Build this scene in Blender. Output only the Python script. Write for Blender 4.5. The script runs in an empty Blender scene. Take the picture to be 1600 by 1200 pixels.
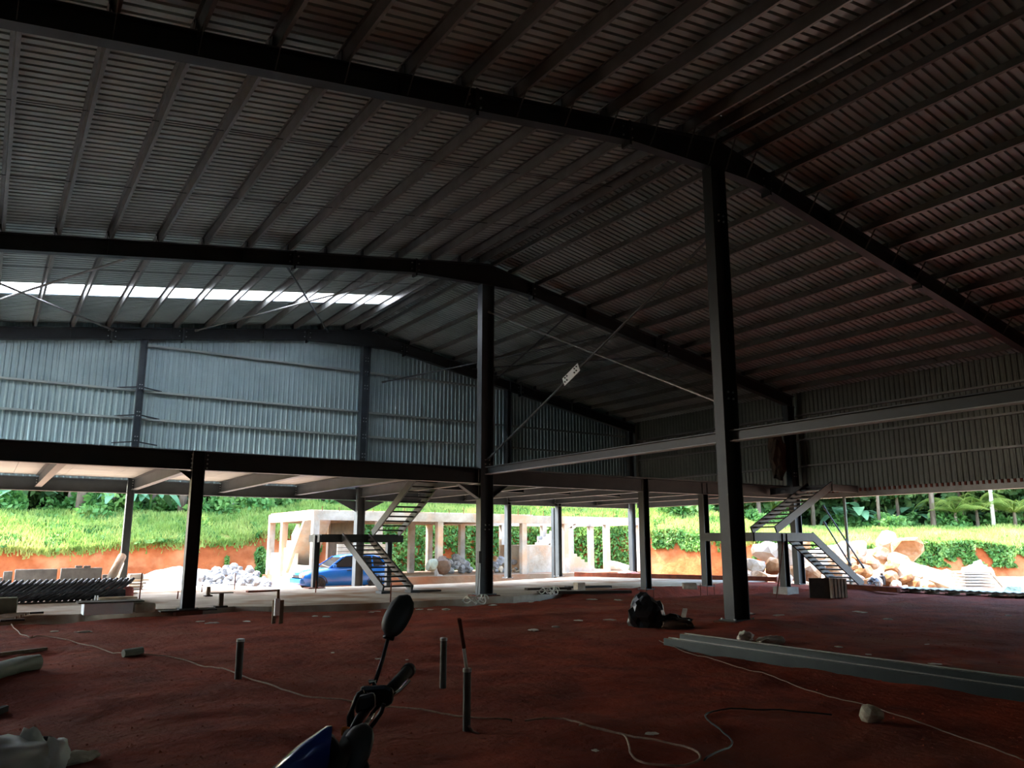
import bpy, math, random
import numpy as np
from mathutils import Vector, Matrix, noise as mnoise

random.seed(7)
RNG = np.random.default_rng(7)
S = bpy.context.scene
COL = S.collection
PI = math.pi

# ------------------------------------------------------------------ camera
F_PX, H_CAM, YAW, PITCH = 1241.2, 1.6, 0.5819, 0.19729
cam_d = bpy.data.cameras.new('camera')
cam = bpy.data.objects.new('camera', cam_d)
COL.objects.link(cam)
cam.location = (0, 0, H_CAM)
cam.rotation_euler = (PI / 2 + PITCH, 0, -YAW)
cam_d.sensor_fit = 'HORIZONTAL'
cam_d.sensor_width = 36.0
cam_d.lens = F_PX / 1600 * 36
cam_d.clip_start, cam_d.clip_end = 0.05, 600
S.camera = cam

# ------------------------------------------------------------------ light
SUN_DIR = Vector((0.50, -0.66, -1.0)).normalized()
world = bpy.data.worlds.new('sky')
S.world = world
world.use_nodes = True
wn, wl = world.node_tree.nodes, world.node_tree.links
wn.clear()
wo = wn.new('ShaderNodeOutputWorld')
wb = wn.new('ShaderNodeBackground')
sky = wn.new('ShaderNodeTexSky')
sky.sky_type = 'NISHITA'
sky.sun_disc = False
sky.sun_elevation = math.asin(-SUN_DIR.z)
sky.sun_rotation = math.atan2(-SUN_DIR.x, -SUN_DIR.y)
sky.air_density, sky.dust_density, sky.ozone_density = 1.0, 2.5, 1.0
wb.inputs['Strength'].default_value = 0.55
wl.new(sky.outputs[0], wb.inputs['Color'])
wl.new(wb.outputs[0], wo.inputs['Surface'])
sun_d = bpy.data.lights.new('sun', 'SUN')
sun_d.energy = 3.2
sun_d.angle = 0.02
sun_d.color = (1.0, 0.95, 0.87)
sun = bpy.data.objects.new('sun', sun_d)
COL.objects.link(sun)
sun.location = (-30, -12, 45)
sun.rotation_euler = SUN_DIR.to_track_quat('-Z', 'Y').to_euler()
S.view_settings.view_transform = 'Standard'
S.view_settings.look = 'None'
S.view_settings.gamma = 1
S.view_settings.use_curve_mapping = False
S.view_settings.exposure = 2.45
cy = S.cycles
cy.use_denoising = True
cy.max_bounces = 10
cy.diffuse_bounces = 7
cy.glossy_bounces = 3
cy.transmission_bounces = 6
cy.transparent_max_bounces = 12
cy.caustics_reflective = False
cy.caustics_refractive = False
cy.sample_clamp_indirect = 6.0

# ------------------------------------------------------------------ sight lines (used to survey positions on planes)
_c, _s, _cp, _sp = math.cos(YAW), math.sin(YAW), math.cos(PITCH), math.sin(PITCH)
FW = Vector((_s * _cp, _c * _cp, _sp)); RT = Vector((_c, -_s, 0)); UP = RT.cross(FW)
EYE = Vector((0, 0, H_CAM))
def ray(px, py): return FW + RT * ((px - 800) / F_PX) + UP * ((600 - py) / F_PX)
def onz(px, py, z=0.0):
    d = ray(px, py); return EYE + d * ((z - H_CAM) / d.z)
def onx(px, py, x):
    d = ray(px, py); return EYE + d * (x / d.x)
def ony(px, py, y):
    d = ray(px, py); return EYE + d * (y / d.y)
def ond(px, py, dep): return EYE + ray(px, py) * dep

# ------------------------------------------------------------------ materials
def lin(c):
    return tuple((x / 255 / 12.92) if x / 255 <= 0.04045 else ((x / 255 + 0.055) / 1.055) ** 2.4 for x in c) + (1.0,)

def mat(name, c1, c2=None, rough=0.7, metal=0.0, scale=4.0, bump=0.0, bscale=None, spec=0.4, detail=6.0, trans=0.0, contrast=(0.35, 0.65), coord='world', stretch=None, c3=None, s3=0.6, dirt=None):
    m = bpy.data.materials.new(name)
    m.use_nodes = True
    nt = m.node_tree; n, l = nt.nodes, nt.links
    n.clear()
    out = n.new('ShaderNodeOutputMaterial')
    b = n.new('ShaderNodeBsdfPrincipled')
    b.inputs['Roughness'].default_value = rough
    b.inputs['Metallic'].default_value = metal
    b.inputs['Specular IOR Level'].default_value = spec
    b.inputs['Base Color'].default_value = lin(c1)
    if coord == 'world':
        vec = n.new('ShaderNodeNewGeometry').outputs['Position']
    else:
        vec = n.new('ShaderNodeTexCoord').outputs['Object']
    if stretch:
        mp = n.new('ShaderNodeMapping'); mp.inputs['Scale'].default_value = stretch
        l.new(vec, mp.inputs['Vector']); vec = mp.outputs[0]
    def noise(sc, det=detail):
        t = n.new('ShaderNodeTexNoise'); t.inputs['Scale'].default_value = sc
        t.inputs['Detail'].default_value = det; t.inputs['Roughness'].default_value = 0.6
        l.new(vec, t.inputs['Vector']); return t.outputs['Fac']
    def ramp(fac, lo, hi):
        r = n.new('ShaderNodeMapRange'); r.inputs['From Min'].default_value = lo; r.inputs['From Max'].default_value = hi
        l.new(fac, r.inputs['Value']); return r.outputs[0]
    def mix(fac, a, bb):
        x = n.new('ShaderNodeMix'); x.data_type = 'RGBA'
        l.new(fac, x.inputs['Factor'])
        for s_, v in ((6, a), (7, bb)):
            if isinstance(v, tuple): x.inputs[s_].default_value = v
            else: l.new(v, x.inputs[s_])
        return x.outputs[2]
    colr = None
    if c2:
        colr = mix(ramp(noise(scale), *contrast), lin(c1), lin(c2))
    if c3:
        colr = mix(ramp(noise(s3, 4.0), 0.48, 0.62), colr if colr else lin(c1), lin(c3))
    if colr: l.new(colr, b.inputs['Base Color'])
    if bump > 0:
        bp = n.new('ShaderNodeBump'); bp.inputs['Strength'].default_value = bump; bp.inputs['Distance'].default_value = 0.05
        l.new(noise(bscale or scale * 3), bp.inputs['Height']); l.new(bp.outputs[0], b.inputs['Normal'])
    if trans > 0:
        t = n.new('ShaderNodeBsdfTranslucent')
        if colr: l.new(colr, t.inputs['Color'])
        else: t.inputs['Color'].default_value = lin(c1)
        ms = n.new('ShaderNodeMixShader'); ms.inputs[0].default_value = trans
        l.new(b.outputs[0], ms.inputs[1]); l.new(t.outputs[0], ms.inputs[2]); l.new(ms.outputs[0], out.inputs['Surface'])
    else:
        l.new(b.outputs[0], out.inputs['Surface'])
    return m

M = {}
M['earth'] = mat('red_earth', (146, 60, 36), (108, 42, 25), 0.95, scale=1.3, bump=0.9, bscale=9, c3=(126, 62, 42), s3=0.35, spec=0.1)
M['outside_earth'] = mat('pale_earth', (156, 138, 118), (132, 110, 90), 0.95, scale=0.8, c3=(150, 100, 72), s3=0.22, bump=0.6, bscale=6, spec=0.1)
M['slab'] = mat('cement_slab', (206, 198, 182), (178, 166, 148), 0.85, scale=1.1, bump=0.25, bscale=12, c3=(150, 116, 88), s3=0.3, spec=0.2)
M['sheet'] = mat('galvanised_sheet', (172, 180, 174), (154, 162, 156), 0.45, metal=0.15, scale=0.5, spec=0.4)
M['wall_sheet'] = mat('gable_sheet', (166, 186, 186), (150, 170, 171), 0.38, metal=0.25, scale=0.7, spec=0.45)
M['shaded_side_sheet'] = mat('shaded_side_wall_sheet', (108, 112, 102), (94, 98, 90), 0.5, metal=0.15, scale=0.7)  # darker than the other sheets, puts shade into the right wall's colour
M['steel'] = mat('grey_primed_steel', (66, 74, 78), (55, 62, 66), 0.45, scale=2.0, spec=0.45)
M['dark_steel'] = mat('dark_primed_steel', (46, 50, 52), (37, 41, 42), 0.5, scale=2.0, spec=0.4)
M['purlin'] = mat('galvanised_purlin', (122, 120, 116), (106, 103, 98), 0.4, metal=0.35, scale=3.0, spec=0.4)
M['bolt'] = mat('zinc_bolt', (176, 178, 176), None, 0.35, metal=0.6)
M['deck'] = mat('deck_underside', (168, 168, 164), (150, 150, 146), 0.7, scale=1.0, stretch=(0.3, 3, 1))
M['concrete'] = mat('raw_concrete', (190, 186, 176), (160, 152, 138), 0.9, scale=1.6, bump=0.3, bscale=10, c3=(190, 160, 132), s3=0.5, spec=0.2)
M['plaster'] = mat('cream_plaster', (232, 226, 208), (214, 204, 184), 0.9, scale=2.0, spec=0.2)
M['block'] = mat('cement_block', (178, 174, 168), (146, 142, 136), 0.9, scale=3.0, bump=0.3, spec=0.2)
M['gravel'] = mat('grey_gravel', (152, 155, 160), (118, 121, 126), 0.9, scale=9.0, bump=0.8, bscale=22, spec=0.2)
M['rock'] = mat('grey_rock', (166, 167, 170), (112, 114, 118), 0.9, scale=3.0, bump=0.5, bscale=8, spec=0.2)
M['boulder'] = mat('tan_boulder', (180, 142, 104), (142, 98, 62), 0.92, scale=1.3, bump=0.5, bscale=6, c3=(204, 184, 160), s3=0.9, spec=0.15)
M['white_boulder'] = mat('white_boulder', (214, 206, 192), (180, 158, 132), 0.9, scale=1.3, bump=0.4, bscale=6, spec=0.15)
M['cut'] = mat('orange_cut_bank', (172, 98, 56), (138, 72, 38), 0.95, scale=0.9, bump=0.9, bscale=5, c3=(182, 118, 76), s3=0.4, spec=0.1)
M['soil_green'] = mat('grassy_soil', (96, 122, 48), (120, 112, 60), 0.95, scale=1.0, bump=0.5, spec=0.1)
M['grass'] = mat('grass_blades', (158, 178, 94), (112, 146, 66), 0.7, scale=1.1, trans=0.45, c3=(174, 182, 102), s3=0.35, spec=0.2)
M['vine'] = mat('vine_leaves', (100, 148, 72), (62, 108, 48), 0.6, scale=2.4, trans=0.4, c3=(138, 176, 96), s3=0.8, spec=0.3)
M['leaf'] = mat('tree_leaves', (96, 132, 78), (62, 98, 58), 0.6, scale=1.5, trans=0.45, c3=(124, 150, 88), s3=0.5, spec=0.3)
M['big_leaf'] = mat('broad_leaves', (136, 178, 132), (92, 142, 96), 0.5, scale=1.2, trans=0.4, spec=0.4)
M['palm_leaf'] = mat('palm_leaves', (170, 180, 92), (110, 146, 62), 0.55, scale=1.6, trans=0.45, spec=0.3)
M['bark'] = mat('pale_bark', (132, 116, 98), (88, 74, 62), 0.95, scale=3.0, bump=0.6, stretch=(1, 1, 0.3), spec=0.1)
M['car_blue'] = mat('blue_car_paint', (28, 96, 178), None, 0.22, spec=0.6)
M['glass'] = mat('dark_car_glass', (18, 22, 26), None, 0.06, spec=0.8)
M['rubber'] = mat('black_rubber', (22, 22, 22), None, 0.8)
M['alloy'] = mat('alloy_rim', (190, 192, 196), None, 0.3, metal=0.8)
M['lamp'] = mat('headlamp_lens', (220, 222, 224), None, 0.1, spec=0.7)
M['rust'] = mat('rusty_steel', (116, 62, 44), (84, 44, 32), 0.85, scale=4.0, spec=0.2)
M['rebar'] = mat('dark_rebar', (96, 100, 108), (66, 68, 74), 0.55, metal=0.4, scale=6.0)
M['foam'] = mat('white_foam', (242, 246, 246), (230, 234, 234), 0.8, scale=3.0)
M['wood'] = mat('weathered_wood', (120, 96, 72), (84, 66, 48), 0.85, scale=5.0, stretch=(1, 1, 0.3))
M['dark_wood'] = mat('dark_wood', (64, 52, 42), (46, 38, 32), 0.85, scale=5.0)
M['pale_wood'] = mat('pale_board', (196, 184, 164), (170, 154, 132), 0.8, scale=4.0)
M['pipe'] = mat('grey_pipe', (88, 86, 78), (66, 64, 58), 0.6, scale=5.0)
M['green_pipe'] = mat('grey_green_tube', (128, 134, 116), (104, 110, 94), 0.5, scale=3.0)
M['black_plastic'] = mat('black_plastic', (26, 28, 30), (18, 20, 22), 0.3, spec=0.5)
M['mirror_back'] = mat('mirror_back', (58, 60, 58), (48, 50, 48), 0.5)
M['matt_black'] = mat('matt_black', (24, 24, 25), (18, 18, 18), 0.45)
M['chrome'] = mat('chrome', (210, 212, 214), None, 0.12, metal=1.0)
M['bike_blue'] = mat('dark_blue_cowl', (34, 62, 136), None, 0.18, spec=0.6)
M['rope'] = mat('pale_rope', (168, 140, 118), (138, 110, 92), 0.9, scale=20.0)
M['wire'] = mat('dull_wire', (118, 94, 78), None, 0.8)
M['paper'] = mat('pale_scrap', (206, 196, 180), (176, 164, 146), 0.85, scale=6.0)
M['plastic_white'] = mat('white_plastic', (228, 228, 218), (204, 204, 192), 0.45, scale=3.0, trans=0.15)
M['tarp'] = mat('brown_tarp', (92, 74, 58), (64, 52, 42), 0.6, scale=3.0)
M['pink'] = mat('pink_cloth', (206, 120, 116), (170, 92, 90), 0.8, scale=5.0)
M['stone'] = mat('pale_stone', (196, 186, 162), (160, 150, 128), 0.9, scale=8.0, bump=0.4)
M['orange_reflect'] = mat('amber_lens', (206, 110, 30), None, 0.2)

M['channel'] = mat('dark_galvanised_channel', (48, 56, 57), (38, 45, 46), 0.3, metal=0.4, scale=2.0)
def skylight_mat():
    m = bpy.data.materials.new('translucent_sheet'); m.use_nodes = True
    n, l = m.node_tree.nodes, m.node_tree.links; n.clear()
    o = n.new('ShaderNodeOutputMaterial'); t = n.new('ShaderNodeBsdfTranslucent'); d = n.new('ShaderNodeBsdfDiffuse')
    t.inputs['Color'].default_value = (0.92, 0.97, 0.98, 1); d.inputs['Color'].default_value = (0.8, 0.86, 0.88, 1)
    ms = n.new('ShaderNodeMixShader'); ms.inputs[0].default_value = 0.92
    l.new(d.outputs[0], ms.inputs[1]); l.new(t.outputs[0], ms.inputs[2]); l.new(ms.outputs[0], o.inputs['Surface'])
    return m
M['skylight'] = skylight_mat()

# ------------------------------------------------------------------ mesh helpers
def root_of(o):
    while o.parent is not None: o = o.parent
    return o

class MB:
    def __init__(self): self.v, self.f = [], []
    def add(self, vs, fs):
        b = len(self.v); self.v += [tuple(x) for x in vs]; self.f += [tuple(i + b for i in f) for f in fs]; return self
    def frame(self, p, q, up):
        p, q = Vector(p), Vector(q); d = (q - p).normalized(); up = Vector(up)
        s = d.cross(up)
        if s.length < 1e-5: s = d.cross(Vector((1, 0, 0)))
        s.normalize(); u = s.cross(d).normalized(); return p, q, d, s, u
    def bar(self, p, q, w, h, up=(0, 0, 1)):            # rectangular bar, w sideways and h along up
        p, q, d, s, u = self.frame(p, q, up)
        r = [(-w / 2, -h / 2), (w / 2, -h / 2), (w / 2, h / 2), (-w / 2, h / 2)]
        vs = [e + s * a + u * b for e in (p, q) for a, b in r]
        return self.add(vs, [(3, 2, 1, 0), (4, 5, 6, 7), (0, 1, 5, 4), (1, 2, 6, 5), (2, 3, 7, 6), (3, 0, 4, 7)])
    def section(self, p, q, prof, up=(0, 0, 1)):         # any closed outline swept from p to q
        p, q, d, s, u = self.frame(p, q, up); n = len(prof)
        vs = [e + s * a + u * b for e in (p, q) for a, b in prof]
        return self.add(vs, [tuple(range(n))[::-1], tuple(range(n, 2 * n))] + [(i, (i + 1) % n, n + (i + 1) % n, n + i) for i in range(n)])
    def box(self, lo, hi):
        x0, y0, z0 = lo; x1, y1, z1 = hi
        return self.bar(((x0 + x1) / 2, y0, (z0 + z1) / 2), ((x0 + x1) / 2, y1, (z0 + z1) / 2), x1 - x0, z1 - z0)
    def tube(self, pts, r, n=8, close=False):
        pts = [Vector(p) for p in pts]; k = len(pts)
        rs = r if isinstance(r, (list, tuple)) else [r] * k
        vs = []; ref = Vector((0.13, 0.21, 0.97))
        for i, p in enumerate(pts):
            a = pts[(i - 1) % k] if (close or i > 0) else p
            b = pts[(i + 1) % k] if (close or i < k - 1) else p
            d = (b - a).normalized(); s = d.cross(ref)
            if s.length < 0.05: s = d.cross(Vector((1, 0, 0)))
            s.normalize(); u = s.cross(d)
            vs += [p + (s * math.cos(2 * PI * j / n) + u * math.sin(2 * PI * j / n)) * rs[i] for j in range(n)]
        fs = []
        for i in range(k if close else k - 1):
            a, b = i * n, ((i + 1) % k) * n
            fs += [(a + j, a + (j + 1) % n, b + (j + 1) % n, b + j) for j in range(n)]
        if not close: fs += [tuple(range(n))[::-1], tuple(range((k - 1) * n, k * n))]
        return self.add(vs, fs)
    def prism(self, poly, vec):
        n = len(poly); vec = Vector(vec)
        vs = [Vector(p) for p in poly] + [Vector(p) + vec for p in poly]
        return self.add(vs, [tuple(range(n))[::-1], tuple(range(n, 2 * n))] + [(i, (i + 1) % n, n + (i + 1) % n, n + i) for i in range(n)])
    def loft(self, rings, caps=True):
        n = len(rings[0]); vs = [p for r in rings for p in r]; fs = []
        for i in range(len(rings) - 1):
            fs += [(i * n + j, i * n + (j + 1) % n, (i + 1) * n + (j + 1) % n, (i + 1) * n + j) for j in range(n)]
        if caps: fs += [tuple(range(n))[::-1], tuple(range((len(rings) - 1) * n, len(rings) * n))]
        return self.add(vs, fs)
    def lathe(self, prof, n=20, c=(0, 0, 0), axis='z'):
        rings = []
        for r, h in prof:
            ring = []
            for j in range(n):
                a = 2 * PI * j / n; x, y = r * math.cos(a), r * math.sin(a)
                ring.append(Vector(c) + Vector({'z': (x, y, h), 'y': (x, h, y), 'x': (h, x, y)}[axis]))
            rings.append(ring)
        return self.loft(rings)
    def build(self, name, m, parent=None, smooth=False, bevel=0.0):
        off = Vector(root_of(parent).location) if parent is not None else Vector((0, 0, 0))
        me = bpy.data.meshes.new(name)
        me.from_pydata([Vector(p) - off for p in self.v], [], self.f)
        me.materials.append(m)
        return link(name, me, parent, smooth, bevel)

def link(name, me, parent=None, smooth=False, bevel=0.0):
    me.validate(); 
    o = bpy.data.objects.new(name, me); COL.objects.link(o)
    if parent is not None: o.parent = parent
    fixn(me)
    if smooth: me.polygons.foreach_set('use_smooth', [True] * len(me.polygons))
    if bevel:
        b = o.modifiers.new('bevel', 'BEVEL'); b.width = bevel; b.segments = 2; b.limit_method = 'ANGLE'
    return o

import bmesh
def fixn(me):
    if len(me.polygons) > 20000: return
    bm = bmesh.new(); bm.from_mesh(me); bmesh.ops.recalc_face_normals(bm, faces=bm.faces); bm.to_mesh(me); bm.free()

def raw(name, V, Fc, m, parent=None, smooth=False):
    me = bpy.data.meshes.new(name)
    V = np.asarray(V, float)
    if parent is not None: V = V - np.array(root_of(parent).location)
    me.from_pydata(V.tolist(), [], Fc if isinstance(Fc, list) else Fc.tolist())
    me.materials.append(m)
    o = bpy.data.objects.new(name, me); COL.objects.link(o)
    if parent is not None: o.parent = parent
    if smooth: me.polygons.foreach_set('use_smooth', [True] * len(me.polygons))
    return o

def tag(o, label=None, cat=None, group=None, kind=None):
    if label: o['label'] = label
    if cat: o['category'] = cat
    if group: o['group'] = group
    if kind: o['kind'] = kind
    return o

def thing(name, label, cat, loc=(0, 0, 0), group=None, kind=None):
    o = bpy.data.objects.new(name, None); COL.objects.link(o); o.location = loc; o.empty_display_size = 0.2
    return tag(o, label, cat, group, kind)

def struct(name, label=None):
    o = bpy.data.objects.new(name, None); COL.objects.link(o); o['kind'] = 'structure'
    if label: o['label'] = label
    return o

def nz(x, y, z=0.0): return mnoise.noise(Vector((x, y, z)))

def I_prof(d, b, tf=0.02, tw=0.014):     # flange normals along 'up', width b along side
    return [(-b/2, -d/2), (b/2, -d/2), (b/2, -d/2+tf), (tw/2, -d/2+tf), (tw/2, d/2-tf), (b/2, d/2-tf), (b/2, d/2), (-b/2, d/2), (-b/2, d/2-tf), (-tw/2, d/2-tf), (-tw/2, -d/2+tf), (-b/2, -d/2+tf)]

def ibeam(p, q, d, b, parent, m, up=(0, 0, 1), names=('web', 'flange')):
    """web and two flanges as separate parts between p and q"""
    a = MB(); fr = a.frame(p, q, up); u = fr[4]
    p, q = Vector(p), Vector(q)
    tf, tw = 0.022, 0.014
    MB().bar(p, q, tw, d - 2 * tf, up).build(names[0], m, parent)
    for s in (-1, 1):
        MB().bar(p + u * s * (d / 2 - tf / 2), q + u * s * (d / 2 - tf / 2), b, tf, up).build(names[1], m, parent)

def bolts(centres, axis, parent, r=0.022, m=None):
    b = MB(); ax = Vector(axis).normalized()
    for c in centres:
        c = Vector(c); b.tube([c, c + ax * 0.03], r, 6)
    o = b.build('bolts', m or M['bolt'], parent); o['kind'] = 'stuff'; return o

# ------------------------------------------------------------------ building dimensions
XL, XR, XM = -8.0, 28.3, 13.0
YA, YB, YC, YD = 11.45, 21.3, 31.2, 1.6
YEND = -8.0
G = -0.42
DECK = 3.86
def rtop(x): return 10.6 - 0.14 * (XM - x) if x <= XM else 10.6 - 0.19 * (x - XM)
def rbot(x):
    if x < 10.4: return rtop(x) - 0.43
    if x <= XM: return min(rtop(x) - 0.43, 9.80 + 0.03 * (x - 10.4))
    if x <= 14.6: return min(rtop(x) - 0.46, 9.88)
    return rtop(x) - 0.47

# ------------------------------------------------------------------ ground
SLAB = [(XL, 20.9), (2.2, 21.0), (3.2, 21.45), (5.6, 21.3), (6.3, 20.75), (9.2, 20.35), (12.4, 20.5), (13.6, 20.6), (17.0, 22.6), (25.4, 23.2), (27.9, 22.9), (27.9, 30.5), (22.8, 30.4),
        (17.6, 28.7), (13.9, 28.2), (11.6, 28.6), (9.6, 28.4), (8.0, 31.9), (XL, 32.6)]
def smooth01(t): t = max(0.0, min(1.0, t)); return t * t * (3 - 2 * t)
def front_edge(x):
    for (x0, y0), (x1, y1) in zip(SLAB[:11], SLAB[1:11]):
        if x0 <= x <= x1 and x1 > x0: return y0 + (y1 - y0) * (x - x0) / (x1 - x0)
    return 21.0
def gz(x, y):
    inside = smooth01((x - (XL - 1.5)) / 1.5) * smooth01((XR + 0.9 - x) / 1.2) * smooth01((28.0 - y) / 1.5)
    z = G * (1 - inside)
    z += inside * (0.05 * nz(x * 0.45, y * 0.45) + 0.034 * nz(x * 1.4, y * 1.4, 3) + 0.012 * nz(x * 4.3, y * 4.3, 7) + 0.006 * nz(x * 11, y * 11, 2) - 0.03)
    z += (1 - inside) * (0.05 * nz(x * 0.5, y * 0.5, 9) + 0.03 * nz(x * 2, y * 2, 5))
    z += 0.06 * smooth01((3.2 - abs(x - 13.2)) / 0.6) * smooth01((1.6 - abs(y - 33.4)) / 0.5)      # firm standing under the car
    e = y - front_edge(x)
    if -1.6 < e < 3.0 and XL < x < 17: z -= 0.20 * smooth01((e + 1.6) / 1.3)
    if 17.2 < x < 25.6:                                            # trench along the unfinished column row
        z -= 0.34 * smooth01((2.4 - abs(y - 20.4)) / 0.9) * smooth01((x - 17.2) / 0.8) * smooth01((25.6 - x) / 0.8)
    z += 0.11 * math.exp(-((x - 13.1) ** 2 + (y - YA) ** 2) / 0.5)      # heap round the near ridge column
    z += 0.06 * math.exp(-((y - 11.0 - 0.25 * (x - 14)) ** 2) / 0.12) * smooth01((x - 10.5) / 2) * (1 if x < 24 else 0)
    z += 0.07 * math.exp(-((y - 15.2 - 0.12 * (x - 12)) ** 2) / 0.25) * smooth01((x - 7) / 2)
    return z
xs = np.unique(np.concatenate([np.arange(-40, -2, 1.0), np.arange(-2, 16, 0.09), np.arange(16, 30, 0.25), np.arange(30, 75, 1.0)]))
ys = np.unique(np.concatenate([np.arange(-25, 1, 1.0), np.arange(1, 17, 0.09), np.arange(17, 24, 0.16), np.arange(24, 70, 1.0)]))
def grid(name, xs, ys, zf, m, keep=None, parent=None):
    nx, ny = len(xs), len(ys)
    V = [(x, y, zf(x, y)) for y in ys for x in xs]
    Fc = [(j * nx + i, j * nx + i + 1, (j + 1) * nx + i + 1, (j + 1) * nx + i) for j in range(ny - 1) for i in range(nx - 1) if keep is None or keep((xs[i] + xs[i+1]) / 2, (ys[j] + ys[j+1]) / 2)]
    return raw(name, V, Fc, m, parent, True)
inb = lambda x, y: (-2.5 < x < XR + 3.0) and (y < 28.5)
fl = grid('floor', xs, ys, gz, M['earth'], inb); fl['kind'] = 'structure'; fl['label'] = 'bare dark red earth floor of the hall'
fo = grid('ground', xs, ys, gz, M['outside_earth'], lambda x, y: not inb(x, y)); fo['kind'] = 'structure'; fo['label'] = 'pale orange ground outside the hall'
sl = MB().prism([(x, y, -0.42) for x, y in SLAB], (0, 0, 0.44)).build('floor_slab', M['slab']); sl['kind'] = 'structure'; sl['label'] = 'pale cement slab under the upper floor'

# ------------------------------------------------------------------ roof: sheets, purlins, skylight
ceiling = struct('ceiling', 'corrugated metal roof on purlins, seen from below')
PITCH_R = 0.2
def corr_sheet(width, x0, x1, zf, lift):        # ribs run along x; width along y, origin at y=0
    V, Fc = [], []; n = int(round(width / PITCH_R))
    prof = []
    for k in range(n):
        y = k * PITCH_R
        prof += [(y, 0.055), (y + 0.04, 0.055), (y + 0.055, 0.0), (y + 0.185, 0.0)]
    prof.append((n * PITCH_R, 0.055))
    for y, h in prof:
        for x in (x0, x1): V.append((x, y, zf(x) + lift + h))
    for i in range(len(prof) - 1): Fc.append((2 * i, 2 * i + 1, 2 * i + 3, 2 * i + 2))
    return V, Fc
SKY0, SKY1 = 26.4, 27.6
sheet_w = 1.2
y = YC + 0.6
meshes = {}
def sheet_mesh(key, x0, x1, m):
    if key not in meshes:
        V, Fc = corr_sheet(sheet_w, x0, x1, rtop, 0.238); me = bpy.data.meshes.new(key)
        me.from_pydata(V, [], Fc); me.materials.append(m); meshes[key] = me
    return meshes[key]
yy = SKY0
rows = [SKY0 + sheet_w * k for k in range(-29, 5)]  # rows behind the camera are unseen, extended to keep the hall dark
for y0 in rows:
    if y0 < YEND - 1.2 or y0 > YC + 0.4: continue
    if abs(y0 - SKY0) < 0.01:
        segs = [('skylight_sheet', XL - 0.5, 12.0, M['skylight']), ('roof_sheet_ridge', 12.0, XM, M['sheet'])]
    else:
        segs = [('roof_sheet_left', XL - 0.5, XM, M['sheet'])]
    segs.append(('roof_sheet_right', XM, XR + 0.6, M['sheet']))
    for key, x0, x1, m in segs:
        o = bpy.data.objects.new('skylight_sheet' if key.startswith('sky') else 'roof_sheet', sheet_mesh(key, x0, x1, m)); COL.objects.link(o)
        o.parent = ceiling; o.location = (0, y0, 0)
        if key.startswith('sky'): o['label'] = 'bright translucent roof sheet'
rc = MB()
rc.prism([(XM - 0.35, YEND, rtop(XM - 0.35) + 0.27), (XM, YEND, rtop(XM) + 0.29), (XM + 0.35, YEND, rtop(XM + 0.35) + 0.27), (XM + 0.35, YEND, rtop(XM + .35) + 0.28), (XM, YEND, rtop(XM) + 0.31), (XM - 0.35, YEND, rtop(XM - .35) + 0.28)], (0, YC + 0.9 - YEND, 0))
rc.build('ridge_cap', M['sheet'], ceiling)
PX = [-0.35 + 1.13 * k for k in range(-5, 11)] + [12.02, 12.72] + [13.28, 13.98] + [15.08 + 1.14 * k for k in range(0, 12)]
Z_PROF = [(-0.003, -0.115), (0.062, -0.115), (0.062, -0.093), (0.056, -0.093), (0.056, -0.109), (0.003, -0.109), (0.003, 0.109), (-0.056, 0.109), (-0.056, 0.095), (-0.062, 0.095), (-0.062, 0.115), (-0.003, 0.115)]
for x in PX:
    up = Vector((-0.14 if x < XM else 0.19, 0, 1)).normalized()
    prof = Z_PROF if x < XM else [(-a, b) for a, b in Z_PROF]
    for y0, y1 in ((YD, YA), (YA, YB), (YB, YC + 0.25)):
        z = rtop(x) + 0.12
        o = MB().section((x, y0, z), (x, y1, z), prof, up).build('purlin', M['purlin'], ceiling)
# sag rods: thin lines crossing the purlins
for y0 in (14.6, 17.9, 24.2):
    MB().tube([(PX[0], y0, rtop(PX[0]) + 0.08), (12.7, y0, rtop(12.7) + 0.08)], 0.008, 5).build('sag_rod', M['dark_steel'], ceiling)
    MB().tube([(13.3, y0, rtop(13.3) + 0.08), (27.6, y0, rtop(27.6) + 0.08)], 0.008, 5).build('sag_rod', M['dark_steel'], ceiling)

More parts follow.
